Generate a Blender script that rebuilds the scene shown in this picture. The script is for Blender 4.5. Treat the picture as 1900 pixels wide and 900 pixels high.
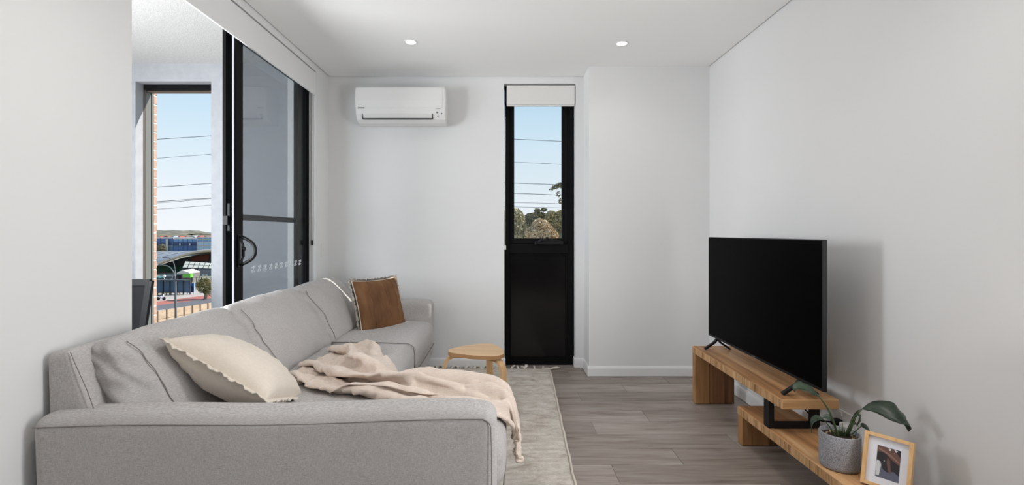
import bpy, bmesh, math, random, base64
import numpy as np
from mathutils import Vector, Matrix, noise

for _o in list(bpy.data.objects):
    bpy.data.objects.remove(_o)
SC = bpy.context.scene
COL = SC.collection
PI = math.pi

# ---------------------------------------------------------------- camera
cam_data = bpy.data.cameras.new('camera')
cam = bpy.data.objects.new('camera', cam_data)
COL.objects.link(cam)
cam.location = (0.0, 0.0, 1.255)
cam.rotation_euler = (PI / 2, 0, 0)
cam_data.sensor_width = 36.0
cam_data.lens = 36.0 * 895.0 / 1900.0
cam_data.shift_x = 17.0 / 1900.0
cam_data.shift_y = -19.0 / 1900.0
cam_data.clip_start = 0.05
cam_data.clip_end = 6000
SC.camera = cam

# ---------------------------------------------------------------- sky
world = bpy.data.worlds.new('sky')
SC.world = world
world.use_nodes = True
_nt = world.node_tree
_bg = _nt.nodes['Background']
_tc = _nt.nodes.new('ShaderNodeTexCoord')
_sep = _nt.nodes.new('ShaderNodeSeparateXYZ')
_cr = _nt.nodes.new('ShaderNodeValToRGB')
_nt.links.new(_tc.outputs['Generated'], _sep.inputs[0])
_nt.links.new(_sep.outputs['Z'], _cr.inputs[0])
_nt.links.new(_cr.outputs[0], _bg.inputs['Color'])
_e = _cr.color_ramp.elements
_e[0].position = 0.0
_e[0].color = (0.90, 0.94, 0.97, 1)
_e[1].position = 1.0
_e[1].color = (0.20, 0.42, 0.80, 1)
for _p, _c in ((0.06, (0.86, 0.925, 0.98)), (0.16, (0.70, 0.85, 0.955)), (0.28, (0.52, 0.745, 0.93)), (0.5, (0.36, 0.6, 0.9))):
    _k = _e.new(_p)
    _k.color = (*_c, 1)
_bg.inputs['Strength'].default_value = 1.0

# ---------------------------------------------------------------- sun and daylight
SUN_DIR = Vector((1.0, 0.39, 0.74)).normalized()
_sd = bpy.data.lights.new('sun', 'SUN')
_sd.energy = 6.0
_sd.angle = 0.009
_sd.color = (1.0, 0.95, 0.88)
sun = bpy.data.objects.new('sun', _sd)
COL.objects.link(sun)
sun.rotation_euler = SUN_DIR.to_track_quat('Z', 'Y').to_euler()


def area(name, loc, target, sx, sy, power, color):
    d = bpy.data.lights.new(name, 'AREA')
    d.shape = 'RECTANGLE'
    d.size = sx
    d.size_y = sy
    d.energy = power
    d.color = color
    o = bpy.data.objects.new(name, d)
    COL.objects.link(o)
    o.location = loc
    o.rotation_euler = (Vector(loc) - Vector(target)).to_track_quat('Z', 'Y').to_euler()
    return o


# added fill lamp on the right, and boosted daylight from the balcony's open side
area('fill_right_lamp', (1.93, 1.12, 1.40), (0, 1.45, 2.15), 0.68, 1.7, 41, (1.0, 0.99, 0.98))
area('daylight_balcony', (-3.45, 1.6, 1.50), (0, 2.4, 1.20), 2.2, 1.3, 180, (0.95, 0.975, 1.0))

SC.view_settings.view_transform = 'Standard'
SC.view_settings.look = 'None'
SC.view_settings.gamma = 1.0
SC.view_settings.use_curve_mapping = False
SC.view_settings.exposure = 0.0


# ================================================================ helpers
def srgb(r, g, b):
    def f(c):
        c /= 255.0
        return c / 12.92 if c <= 0.04045 else ((c + 0.055) / 1.055) ** 2.4
    return (f(r), f(g), f(b), 1.0)


def new_mat(name, color, rough=0.6, metal=0.0, spec=0.5):
    m = bpy.data.materials.new(name)
    m.use_nodes = True
    b = m.node_tree.nodes['Principled BSDF']
    b.inputs['Base Color'].default_value = color
    b.inputs['Roughness'].default_value = rough
    b.inputs['Metallic'].default_value = metal
    b.inputs['Specular IOR Level'].default_value = spec
    return m


def nodes_of(m):
    return m.node_tree, m.node_tree.nodes['Principled BSDF']


def N(nt, kind, **kw):
    n = nt.nodes.new(kind)
    for k, v in kw.items():
        if k in n.inputs:
            n.inputs[k].default_value = v
        else:
            setattr(n, k, v)
    return n


def coords(nt, scale=(1, 1, 1), kind='Object', jitter=False):
    tc = nt.nodes.new('ShaderNodeTexCoord')
    mp = nt.nodes.new('ShaderNodeMapping')
    mp.inputs['Scale'].default_value = scale
    src = tc.outputs[kind]
    if jitter:
        oi = nt.nodes.new('ShaderNodeObjectInfo')
        mu = nt.nodes.new('ShaderNodeVectorMath')
        mu.operation = 'MULTIPLY_ADD'
        mu.inputs[0].default_value = (37.0, 61.0, 17.0)
        nt.links.new(oi.outputs['Random'], mu.inputs[1])
        nt.links.new(src, mu.inputs[2])
        src = mu.outputs[0]
    nt.links.new(src, mp.inputs['Vector'])
    return mp.outputs[0]


def ramp(nt, fac, stops):
    r = nt.nodes.new('ShaderNodeValToRGB')
    el = r.color_ramp.elements
    el[0].position, el[0].color = stops[0]
    el[1].position, el[1].color = stops[-1]
    for p, c in stops[1:-1]:
        k = el.new(p)
        k.color = c
    nt.links.new(fac, r.inputs[0])
    return r.outputs[0]


def mixc(nt, a, b, fac, mode='MULTIPLY'):
    m = nt.nodes.new('ShaderNodeMix')
    m.data_type = 'RGBA'
    m.blend_type = mode
    if isinstance(fac, (int, float)):
        m.inputs[0].default_value = fac
    else:
        nt.links.new(fac, m.inputs[0])
    for s, i in ((a, 6), (b, 7)):
        if isinstance(s, tuple):
            m.inputs[i].default_value = s
        else:
            nt.links.new(s, m.inputs[i])
    return m.outputs[2]


def bump(nt, bsdf, height, strength, dist=0.01):
    b = nt.nodes.new('ShaderNodeBump')
    b.inputs['Strength'].default_value = strength
    b.inputs['Distance'].default_value = dist
    nt.links.new(height, b.inputs['Height'])
    nt.links.new(b.outputs[0], bsdf.inputs['Normal'])


def noise_tex(nt, vec, scale, detail=4.0, rough=0.55, dist=0.0):
    n = N(nt, 'ShaderNodeTexNoise', Scale=scale, Detail=detail, Roughness=rough, Distortion=dist)
    nt.links.new(vec, n.inputs['Vector'])
    return n.outputs['Fac']


def mottled(name, c0, c1, scale, rough=0.7, bump_s=0.0, bump_scale=None, vscale=(1, 1, 1), lo=0.3, hi=0.7, spec=0.5, jitter=False):
    m = new_mat(name, c0, rough, spec=spec)
    nt, b = nodes_of(m)
    v = coords(nt, vscale, jitter=jitter)
    f = noise_tex(nt, v, scale)
    nt.links.new(ramp(nt, f, [(lo, c0), (hi, c1)]), b.inputs['Base Color'])
    if bump_s:
        f2 = noise_tex(nt, v, bump_scale or scale * 4)
        bump(nt, b, f2, bump_s, 0.004)
    return m


def fabric(name, c0, c1, weave=900.0, big=3.0, rough=0.95, bump_s=0.25, stain=None):
    m = new_mat(name, c0, rough, spec=0.15)
    nt, b = nodes_of(m)
    b.inputs['Sheen Weight'].default_value = 0.15
    v = coords(nt)
    v1 = coords(nt, (1.0, 1.0, 12.0))
    v2 = coords(nt, (12.0, 12.0, 1.0))
    f1 = noise_tex(nt, v1, weave / 9.0, 3)
    f2 = noise_tex(nt, v2, weave / 9.0, 3)
    mx = N(nt, 'ShaderNodeMath', operation='ADD')
    nt.links.new(f1, mx.inputs[0])
    nt.links.new(f2, mx.inputs[1])
    hf = N(nt, 'ShaderNodeMath', operation='MULTIPLY')
    hf.inputs[1].default_value = 0.5
    nt.links.new(mx.outputs[0], hf.inputs[0])
    c = ramp(nt, hf.outputs[0], [(0.36, c0), (0.62, c1)])
    fb = noise_tex(nt, v, big, 5)
    c = mixc(nt, c, ramp(nt, fb, [(0.3, (0.93, 0.925, 0.92, 1)), (0.7, (1, 1, 1, 1))]), 1.0)
    nt.links.new(c, b.inputs['Base Color'])
    bump(nt, b, hf.outputs[0], bump_s, 0.002)
    return m


def glass_mat(name, tint, gloss=0.06, rough=0.0):
    m = bpy.data.materials.new(name)
    m.use_nodes = True
    nt = m.node_tree
    nt.nodes.clear()
    out = nt.nodes.new('ShaderNodeOutputMaterial')
    tr = N(nt, 'ShaderNodeBsdfTransparent', Color=tint)
    gl = N(nt, 'ShaderNodeBsdfGlossy', Roughness=rough)
    lw = N(nt, 'ShaderNodeLayerWeight', Blend=0.25)
    mr = N(nt, 'ShaderNodeMapRange')
    mr.inputs['To Min'].default_value = gloss
    mr.inputs['To Max'].default_value = min(1.0, gloss * 6)
    nt.links.new(lw.outputs['Fresnel'], mr.inputs['Value'])
    mx = nt.nodes.new('ShaderNodeMixShader')
    nt.links.new(mr.outputs[0], mx.inputs[0])
    nt.links.new(tr.outputs[0], mx.inputs[1])
    nt.links.new(gl.outputs[0], mx.inputs[2])
    nt.links.new(mx.outputs[0], out.inputs[0])
    return m


ROOTLOC = {}


def props(o, label=None, cat=None, group=None, kind=None):
    for k, v in (('label', label), ('category', cat), ('group', group), ('kind', kind)):
        if v:
            o[k] = v
    return o


def thing(name, loc=(0, 0, 0), label=None, cat=None, group=None, kind=None, rot=None):
    o = bpy.data.objects.new(name, None)
    o.empty_display_size = 0.1
    COL.objects.link(o)
    o.location = loc
    if rot:
        o.rotation_euler = rot
    ROOTLOC[o] = Vector(loc) if not rot else Vector((0, 0, 0))
    return props(o, label, cat, group, kind)


def put(name, mesh, mats, parent=None, smooth=False, origin=None, **pr):
    """link a mesh (written in world coordinates, or in the root's own when the root is turned)"""
    if not isinstance(mats, (list, tuple)):
        mats = [mats]
    for m in mats:
        mesh.materials.append(m)
    if smooth:
        mesh.polygons.foreach_set('use_smooth', [True] * len(mesh.polygons))
    o = bpy.data.objects.new(name, mesh)
    COL.objects.link(o)
    off = Vector((0, 0, 0))
    if parent is not None:
        off = ROOTLOC[parent]
        o.parent = parent
        ROOTLOC[o] = off
        if off.length > 0:
            mesh.transform(Matrix.Translation(-off))
    elif origin is not None:
        mesh.transform(Matrix.Translation(-Vector(origin)))
        o.location = origin
        ROOTLOC[o] = Vector(origin)
    else:
        ROOTLOC[o] = off
    return props(o, **pr)


class MB:
    """collects shapes into one bmesh"""

    def __init__(self):
        self.bm = bmesh.new()

    def box(self, x0, x1, y0, y1, z0, z1, bevel=0.0, seg=2, mi=0):
        bm = self.bm
        vs = [bm.verts.new((x, y, z)) for x in (x0, x1) for y in (y0, y1) for z in (z0, z1)]
        idx = ((0, 1, 3, 2), (4, 6, 7, 5), (0, 4, 5, 1), (2, 3, 7, 6), (0, 2, 6, 4), (1, 5, 7, 3))
        fs = [bm.faces.new([vs[i] for i in f]) for f in idx]
        for f in fs:
            f.material_index = mi
        if bevel > 0:
            es = list({e for f in fs for e in f.edges})
            r = bmesh.ops.bevel(bm, geom=es, offset=bevel, segments=seg, affect='EDGES', profile=0.5)
            for f in r['faces']:
                f.material_index = mi
        return self

    def poly(self, pts, mi=0):
        f = self.bm.faces.new([self.bm.verts.new(p) for p in pts])
        f.material_index = mi
        return self

    def prism(self, pts, d, mi=0):
        """extrude polygon pts (3-D) by vector d"""
        d = Vector(d)
        a = [self.bm.verts.new(p) for p in pts]
        b = [self.bm.verts.new(Vector(p) + d) for p in pts]
        n = len(pts)
        fs = [self.bm.faces.new(a[::-1]), self.bm.faces.new(b)]
        for i in range(n):
            fs.append(self.bm.faces.new((a[i], a[(i + 1) % n], b[(i + 1) % n], b[i])))
        for f in fs:
            f.material_index = mi
        return self

    def tube(self, pts, r, seg=8, closed=False, mi=0, flat=None):
        """tube along pts; r number or list; flat=(w,h) gives a rectangular bar with up hint"""
        pts = [Vector(p) for p in pts]
        n = len(pts)
        rs = r if isinstance(r, (list, tuple)) else [r] * n
        rings = []
        prev = None
        for i, p in enumerate(pts):
            if closed:
                t = pts[(i + 1) % n] - pts[i - 1]
            else:
                t = pts[min(i + 1, n - 1)] - pts[max(i - 1, 0)]
            t.normalize()
            if prev is None:
                h = Vector((0, 0, 1)) if abs(t.z) < 0.9 else Vector((1, 0, 0))
                u = t.cross(h).normalized()
            else:
                u = (prev - t * prev.dot(t)).normalized()
            prev = u
            w = t.cross(u)
            rings.append([self.bm.verts.new(p + (u * math.cos(2 * PI * k / seg) + w * math.sin(2 * PI * k / seg)) * rs[i]) for k in range(seg)])
        m = n if closed else n - 1
        for i in range(m):
            a, b = rings[i], rings[(i + 1) % n]
            for k in range(seg):
                f = self.bm.faces.new((a[k], a[(k + 1) % seg], b[(k + 1) % seg], b[k]))
                f.material_index = mi
                f.smooth = True
        if not closed:
            for q in (rings[0][::-1], rings[-1]):
                f = self.bm.faces.new(q)
                f.material_index = mi
        return self

    def bar(self, pts, w, h, wdir, mi=0):
        """rectangular bar swept along pts: width w along wdir, thickness h across"""
        pts = [Vector(p) for p in pts]
        wd = Vector(wdir).normalized()
        rings = []
        n = len(pts)
        for i, p in enumerate(pts):
            t = (pts[min(i + 1, n - 1)] - pts[max(i - 1, 0)]).normalized()
            v = t.cross(wd).normalized()
            rings.append([self.bm.verts.new(p + wd * (a * w / 2) + v * (b * h / 2)) for a, b in ((-1, -1), (1, -1), (1, 1), (-1, 1))])
        for i in range(n - 1):
            for k in range(4):
                f = self.bm.faces.new((rings[i][k], rings[i][(k + 1) % 4], rings[i + 1][(k + 1) % 4], rings[i + 1][k]))
                f.material_index = mi
        self.bm.faces.new(rings[0][::-1]).material_index = mi
        self.bm.faces.new(rings[-1]).material_index = mi
        return self

    def cyl(self, c, r, h, axis='Z', seg=24, r2=None, mi=0):
        r2 = r if r2 is None else r2
        c = Vector(c)
        ax = {'X': Vector((1, 0, 0)), 'Y': Vector((0, 1, 0)), 'Z': Vector((0, 0, 1))}[axis] if isinstance(axis, str) else Vector(axis).normalized()
        u = ax.orthogonal().normalized()
        w = ax.cross(u)
        a = [self.bm.verts.new(c + (u * math.cos(2 * PI * k / seg) + w * math.sin(2 * PI * k / seg)) * r) for k in range(seg)]
        b = [self.bm.verts.new(c + ax * h + (u * math.cos(2 * PI * k / seg) + w * math.sin(2 * PI * k / seg)) * r2) for k in range(seg)]
        for k in range(seg):
            f = self.bm.faces.new((a[k], a[(k + 1) % seg], b[(k + 1) % seg], b[k]))
            f.smooth = True
            f.material_index = mi
        self.bm.faces.new(a[::-1]).material_index = mi
        self.bm.faces.new(b).material_index = mi
        return self

    def lathe(self, prof, c, seg=40, mi=0):
        c = Vector(c)
        rings = []
        for r, z in prof:
            rings.append([self.bm.verts.new(c + Vector((r * math.cos(2 * PI * k / seg), r * math.sin(2 * PI * k / seg), z))) for k in range(seg)])
        for i in range(len(rings) - 1):
            for k in range(seg):
                f = self.bm.faces.new((rings[i][k], rings[i][(k + 1) % seg], rings[i + 1][(k + 1) % seg], rings[i + 1][k]))
                f.smooth = True
                f.material_index = mi
        self.bm.faces.new(rings[0][::-1]).material_index = mi
        self.bm.faces.new(rings[-1]).material_index = mi
        return self

    def mesh(self, name='mesh'):
        bmesh.ops.recalc_face_normals(self.bm, faces=self.bm.faces)
        me = bpy.data.meshes.new(name)
        self.bm.to_mesh(me)
        self.bm.free()
        return me

    def put(self, name, mats, parent=None, **kw):
        return put(name, self.mesh(name), mats, parent, **kw)


def one(name, mats, parent, x0, x1, y0, y1, z0, z1, bevel=0.0, **kw):
    return MB().box(x0, x1, y0, y1, z0, z1, bevel).put(name, mats, parent, **kw)


def soft_mesh(size, r, n, fn=None):
    """rounded box on a lattice, optionally bent by fn(unit_uvw, xyz) -> xyz"""
    nx, ny, nz = n
    keys = {}
    verts = []
    faces = []

    def vid(i, j, k):
        q = (i, j, k)
        if q not in keys:
            keys[q] = len(verts)
            verts.append(q)
        return keys[q]

    for k in (0, nz):
        for i in range(nx):
            for j in range(ny):
                q = [vid(i, j, k), vid(i + 1, j, k), vid(i + 1, j + 1, k), vid(i, j + 1, k)]
                faces.append(q if k else q[::-1])
    for j in (0, ny):
        for i in range(nx):
            for k in range(nz):
                q = [vid(i, j, k), vid(i + 1, j, k), vid(i + 1, j, k + 1), vid(i, j, k + 1)]
                faces.append(q[::-1] if j else q)
    for i in (0, nx):
        for j in range(ny):
            for k in range(nz):
                q = [vid(i, j, k), vid(i, j + 1, k), vid(i, j + 1, k + 1), vid(i, j, k + 1)]
                faces.append(q if i else q[::-1])
    L = np.array(verts, float)
    half = np.array(size, float) / 2
    t = L / np.array([nx, ny, nz], float) * 2 - 1
    t = np.sin(t * PI / 2) * 0.55 + t * 0.45
    P = t * half
    rr = np.minimum(r, half * 0.999)
    inner = np.clip(P, -(half - rr), half - rr)
    d = P - inner
    ln = np.linalg.norm(d / rr, axis=1, keepdims=True)
    d = np.where(ln > 1e-9, d / np.maximum(ln, 1e-9), d)
    # keep points on flat faces on the face
    P2 = inner + d
    U = P2 / half
    if fn is not None:
        P2 = fn(U, P2)
    me = bpy.data.meshes.new('soft')
    me.from_pydata([tuple(p) for p in P2], [], faces)
    me.update()
    return me


def nz(P, scale, seed=0.0):
    return np.array([noise.noise(Vector((p[0] * scale + seed, p[1] * scale - seed, p[2] * scale + 2 * seed))) for p in P])


def grid_mesh(fn, nu, nv, closed_u=False):
    vs = []
    for i in range(nu + 1):
        for j in range(nv + 1):
            vs.append(tuple(fn(i / nu, j / nv)))
    fs = []
    for i in range(nu):
        for j in range(nv):
            a = i * (nv + 1) + j
            fs.append((a, a + nv + 1, a + nv + 2, a + 1))
    me = bpy.data.meshes.new('grid')
    me.from_pydata(vs, [], fs)
    me.update()
    return me


def copy_tree(o, parent=None):
    c = o.copy()
    COL.objects.link(c)
    if parent is not None:
        c.parent = parent
    for ch in [x for x in bpy.data.objects if x.parent == o]:
        copy_tree(ch, c)
    return c


def add_mod_solid(o, th):
    m = o.modifiers.new('solid', 'SOLIDIFY')
    m.thickness = th
    m.offset = 0
    return o


# ================================================================ materials
M = {}
M['wall'] = mottled('wall_paint', srgb(231, 231, 231), srgb(234, 234, 234), 1.3, 0.75, 0.05, 220, spec=0.25)
M['ceil'] = new_mat('ceiling_paint', srgb(250, 250, 249), 0.85, spec=0.2)
M['trim'] = new_mat('gloss_trim_white', srgb(238, 238, 238), 0.4)
M['shadow_gap'] = new_mat('shadow_line_recess', srgb(120, 120, 120), 0.9)
M['balc_ceil'] = mottled('textured_soffit', srgb(186, 185, 182), srgb(206, 205, 202), 60, 0.9, 0.6, 130)
M['render'] = mottled('rendered_wall', srgb(160, 162, 167), srgb(170, 172, 176), 14, 0.9, 0.2, 160)
M['black_alu'] = new_mat('black_aluminium', srgb(12, 12, 14), 0.6, 0.0, 0.12)
M['grey_alu'] = new_mat('grey_green_aluminium', srgb(112, 114, 110), 0.45, 0.1)
M['bronze_alu'] = new_mat('brown_aluminium', srgb(92, 82, 74), 0.45, 0.1)
M['glass'] = glass_mat('clear_glass', (0.97, 0.98, 0.98, 1), 0.015)
M['door_glass'] = glass_mat('tinted_door_glass', (0.79, 0.805, 0.815, 1), 0.03)
M['screen'] = glass_mat('insect_mesh', (0.77, 0.78, 0.785, 1), 0.01, 0.5)
M['black_panel'] = new_mat('black_backed_glass', srgb(14, 13, 13), 0.16, 0.0, 0.35)
M['blind'] = mottled('blind_cloth', srgb(228, 226, 223), srgb(234, 232, 229), 120, 0.85, 0.08, 400)
M['plastic_white'] = new_mat('white_plastic', srgb(232, 231, 229), 0.35)
M['plastic_grey'] = new_mat('grey_print', srgb(110, 112, 115), 0.5)
M['dark'] = new_mat('dark_slot', srgb(20, 20, 22), 0.7, 0.0, 0.2)
M['black_metal'] = new_mat('black_powdercoat', srgb(16, 17, 19), 0.55, 0.0, 0.3)
M['black_plastic'] = new_mat('black_plastic', srgb(14, 14, 16), 0.45, 0.0, 0.3)
M['screen_black'] = new_mat('switched_off_screen', (0.0006, 0.0006, 0.0006, 1), 0.35, 0.0, 0.02)
M['decal'] = new_mat('white_vinyl', srgb(225, 228, 232), 0.6)

# floor planks
m = new_mat('timber_look_plank', srgb(150, 139, 131), 0.42, spec=0.4)
nt, b = nodes_of(m)
v = coords(nt, (0.9, 9.0, 9.0), jitter=True)
f = noise_tex(nt, v, 2.2, 6, 0.62, 0.6)
c = ramp(nt, f, [(0.26, srgb(116, 103, 94)), (0.42, srgb(156, 144, 135)), (0.58, srgb(172, 162, 154)), (0.78, srgb(190, 182, 174))])
v2 = coords(nt, (2.2, 40.0, 40.0), jitter=True)
f2 = noise_tex(nt, v2, 3.0, 5, 0.6)
c = mixc(nt, c, ramp(nt, f2, [(0.3, (0.82, 0.80, 0.79, 1)), (0.62, (1, 1, 1, 1))]), 0.8)
oi = nt.nodes.new('ShaderNodeObjectInfo')
c = mixc(nt, c, ramp(nt, oi.outputs['Random'], [(0.0, (0.80, 0.785, 0.775, 1)), (0.5, (0.98, 0.97, 0.965, 1)), (1.0, (1.14, 1.14, 1.15, 1))]), 1.0)
nt.links.new(c, b.inputs['Base Color'])
bump(nt, b, f2, 0.12, 0.002)
M['plank'] = m
M['grout'] = new_mat('pale_grout', srgb(206, 199, 192), 0.9)

# sofa, textiles
M['sofa'] = fabric('grey_linen_weave', srgb(160, 154, 153), srgb(210, 207, 205), 850, 2.5, bump_s=0.1)
M['sofa_dark'] = new_mat('sofa_seam_crease', srgb(138, 132, 128), 0.95, spec=0.1)
M['cream'] = fabric('cream_linen', srgb(222, 210, 196), srgb(238, 228, 216), 700, 6)
M['leather'] = mottled('brown_suede', srgb(96, 64, 40), srgb(138, 98, 64), 7, 0.7, 0.15, 120, (1.6, 0.5, 1.0), 0.3, 0.72, spec=0.3)
M['wool'] = mottled('white_wool', srgb(240, 234, 224), srgb(222, 212, 198), 40, 1.0, 0.9, 90)
M['throw'] = fabric('beige_knit', srgb(218, 199, 184), srgb(238, 223, 211), 380, 8, bump_s=0.4)
M['pine'] = None


def wood(name, cols, axis='Y', scale=1.0, rough=0.5, jitter=False, grain=14.0, bump_s=0.1):
    m = new_mat(name, cols[0], rough, spec=0.35)
    nt, b = nodes_of(m)
    s = {'X': (0.8, grain, grain), 'Y': (grain, 0.8, grain), 'Z': (grain, grain, 0.8)}[axis]
    v = coords(nt, tuple(k * scale for k in s), jitter=jitter)
    f = noise_tex(nt, v, 1.6, 6, 0.6, 0.9)
    c = ramp(nt, f, [(0.28, cols[0]), (0.5, cols[1]), (0.72, cols[2])])
    nt.links.new(c, b.inputs['Base Color'])
    bump(nt, b, f, bump_s, 0.002)
    return m


M['mango'] = wood('reclaimed_timber', (srgb(120, 80, 50), srgb(190, 140, 94), srgb(220, 178, 132)), 'Y', 0.6, 0.5)
M['mango_dark'] = wood('reclaimed_timber_brown', (srgb(76, 48, 30), srgb(124, 84, 52), srgb(150, 108, 72)), 'Z', 1.0, 0.55)
M['mango_mid'] = wood('reclaimed_timber_honey', (srgb(120, 82, 48), srgb(166, 122, 80), srgb(186, 146, 102)), 'Z', 1.0, 0.55)
# saw-marked edge
m = new_mat('saw_marked_edge', srgb(186, 146, 104), 0.6, spec=0.3)
nt, b = nodes_of(m)
v = coords(nt, (1, 42.0, 2.0))
f = noise_tex(nt, v, 2.0, 5, 0.7)
c = ramp(nt, f, [(0.36, srgb(112, 76, 46)), (0.47, srgb(188, 146, 102)), (0.65, srgb(216, 178, 134))])
v2 = coords(nt, (1, 1.5, 1))
f2 = noise_tex(nt, v2, 3.0, 3)
c = mixc(nt, c, ramp(nt, f2, [(0.35, (0.8, 0.76, 0.72, 1)), (0.6, (1, 1, 1, 1))]), 0.7)
nt.links.new(c, b.inputs['Base Color'])
bump(nt, b, f, 0.3, 0.003)
M['saw'] = m
M['birch'] = wood('bent_birch', (srgb(196, 158, 116), srgb(212, 176, 134), srgb(222, 190, 150)), 'X', 1.0, 0.42, bump_s=0.03)
M['birch_leg'] = wood('bent_birch_leg', (srgb(190, 150, 106), srgb(206, 168, 124), srgb(216, 180, 138)), 'Z', 1.0, 0.42, bump_s=0.03)
M['ply_edge'] = new_mat('birch_ply_edge', srgb(168, 126, 84), 0.6)
M['frame_wood'] = wood('oak_frame', (srgb(206, 160, 108), srgb(222, 180, 128), srgb(232, 194, 146)), 'Z', 1.5, 0.45, bump_s=0.03)

# rug
m = new_mat('rug_pile', srgb(206, 197, 185), 1.0, spec=0.05)
nt, b = nodes_of(m)
v = coords(nt, (2.0, 3.4, 1.0))
f = noise_tex(nt, v, 3.4, 7, 0.75, 0.6)
c = ramp(nt, f, [(0.34, srgb(194, 182, 168)), (0.48, srgb(226, 217, 206)), (0.62, srgb(244, 238, 229))])
v2 = coords(nt, (30.0, 70.0, 1.0))
f2 = noise_tex(nt, v2, 2.4, 4, 0.7)
c = mixc(nt, c, ramp(nt, f2, [(0.36, (0.78, 0.76, 0.735, 1)), (0.5, (1, 1, 1, 1))]), 0.75)
v4 = coords(nt, (3.0, 21.3, 1.0))
f4 = noise_tex(nt, v4, 1.0, 2, 0.5)
c = mixc(nt, c, ramp(nt, f4, [(0.4, (0.88, 0.87, 0.855, 1)), (0.55, (1, 1, 1, 1))]), 0.7)
v3 = coords(nt, (1, 1, 1))
f3 = noise_tex(nt, v3, 120, 3, 0.7)
ad = N(nt, 'ShaderNodeMath', operation='ADD')
nt.links.new(f2, ad.inputs[0])
nt.links.new(f3, ad.inputs[1])
nt.links.new(c, b.inputs['Base Color'])
bump(nt, b, ad.outputs[0], 0.8, 0.008)
M['rug'] = m
M['rug_edge'] = new_mat('rug_binding', srgb(222, 214, 202), 1.0, spec=0.05)
M['tassel'] = mottled('cotton_tassel', srgb(232, 226, 216), srgb(212, 204, 192), 80, 1.0)

# plant
M['leaf'] = mottled('dark_green_leaf', srgb(28, 42, 30), srgb(48, 66, 46), 18, 0.38, 0.1, 60)
M['stem'] = mottled('green_stem', srgb(46, 64, 34), srgb(70, 90, 48), 30, 0.5)
m = new_mat('woven_grey_ceramic', srgb(150, 150, 154), 0.85)
nt, b = nodes_of(m)
v = coords(nt, (1, 1, 1))
vo = N(nt, 'ShaderNodeTexVoronoi', Scale=280.0)
nt.links.new(v, vo.inputs['Vector'])
nt.links.new(ramp(nt, vo.outputs['Distance'], [(0.1, srgb(182, 181, 184)), (0.75, srgb(122, 122, 127))]), b.inputs['Base Color'])
bump(nt, b, vo.outputs['Distance'], -0.6, 0.004)
M['pot'] = m
M['soil'] = mottled('potting_bark', srgb(34, 24, 17), srgb(58, 42, 30), 60, 1.0, 0.8, 120)
M['perlite'] = mottled('perlite_and_bark', srgb(196, 176, 140), srgb(120, 92, 60), 12, 0.9, jitter=True)

# ================================================================ room shell
XL, XR, YB, YN, XN, ZC = -1.615, 1.80, 4.475, 4.20, 0.75, 2.70
YR = -3.2
ST = dict(kind='structure')

# floor: slab with grouted planks, laid across the room in a one-third bond
fl = one('floor', M['grout'], None, XL - 0.25, XR + 0.2, YR - 0.2, 4.70, -0.12, -0.004, origin=(0, 0, -0.004), **ST)
random.seed(5)
ROWS = {}
OFF3 = (0.584, 0.977, 1.385)
full_mesh = None
PW, PL, GAP = 0.1975, 1.2, 0.0035
row0 = 2.405
for r in range(-28, 12):
    y0 = row0 + r * PW
    y1 = y0 + PW
    if y1 < YR:
        continue
    base = OFF3[r % 3]
    for k in range(-3, 3):
        x0 = base + k * PL
        x1 = x0 + PL
        a0, a1 = max(x0, XL + 0.002), min(x1, XR - 0.002)
        b0, b1 = max(y0, YR + 0.002), min(y1, 4.556)
        if b0 > YB - 0.001:
            a0, a1 = max(a0, 0.02), min(a1, 0.664)
        elif b1 > YB:
            pass
        if a1 - a0 < 0.02 or b1 - b0 < 0.02:
            continue
        cx, cy = (a0 + a1) / 2, (b0 + b1) / 2
        if abs((a1 - a0) - PL) < 1e-6 and abs((b1 - b0) - PW) < 1e-6 and full_mesh is not None:
            o = bpy.data.objects.new('plank', full_mesh)
            COL.objects.link(o)
        else:
            hw, hh = (a1 - a0 - GAP) / 2, (b1 - b0 - GAP * 0.5) / 2
            mb = MB().box(-hw, hw, -hh, hh, -0.008, 0.0)
            me = mb.mesh('plank')
            me.materials.append(M['plank'])
            o = bpy.data.objects.new('plank', me)
            COL.objects.link(o)
            if abs((a1 - a0) - PL) < 1e-6 and abs((b1 - b0) - PW) < 1e-6:
                full_mesh = me
        o.parent = fl
        o.location = (cx, cy, 0.004)

# walls
WT = 0.25
mb = MB()
mb.box(XL - WT, XL, YR, 2.10, -0.1, 2.95)
mb.box(XL - WT, XL, 4.18, 4.70, -0.1, 2.95)
mb.box(XL - WT, XL - 0.0, 2.10, 4.18, 2.645, 2.95)
mb.put('wall_left', M['wall'], origin=(XL, 0, 0), **ST)
OX0, OX1, OZ1 = 0.010, 0.675, 2.635
mb = MB()
mb.box(XL, OX0, YB, 4.70, -0.1, 2.95)
mb.box(OX1, XN, YB, 4.70, -0.1, 2.95)
mb.box(OX0, OX1, YB, 4.70, OZ1, 2.95)
mb.put('wall_back', M['wall'], origin=(0, YB, 0), **ST)
one('wall_nib', M['wall'], None, XN, XR + 0.2, YN, 4.70, -0.1, 2.95, origin=(XN, YN, 0), **ST)
mb = MB()
mb.box(XR, XR + 0.2, 1.5, YN, -0.1, 2.95)
mb.box(XR, XR + 0.2, YR, -0.1, -0.1, 2.95)
mb.box(XR, XR + 0.2, -0.1, 1.5, -0.1, 0.45)  # opening made for the added fill lamp
mb.box(XR, XR + 0.2, -0.1, 1.5, 2.35, 2.95)
mb.put('wall_right', M['wall'], origin=(XR, 0, 0), **ST)
mb = MB()
mb.box(XL - WT, -0.5, YR - 0.2, YR, -0.1, 2.95)
mb.box(0.9, XR + 0.2, YR - 0.2, YR, -0.1, 2.95)
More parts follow.
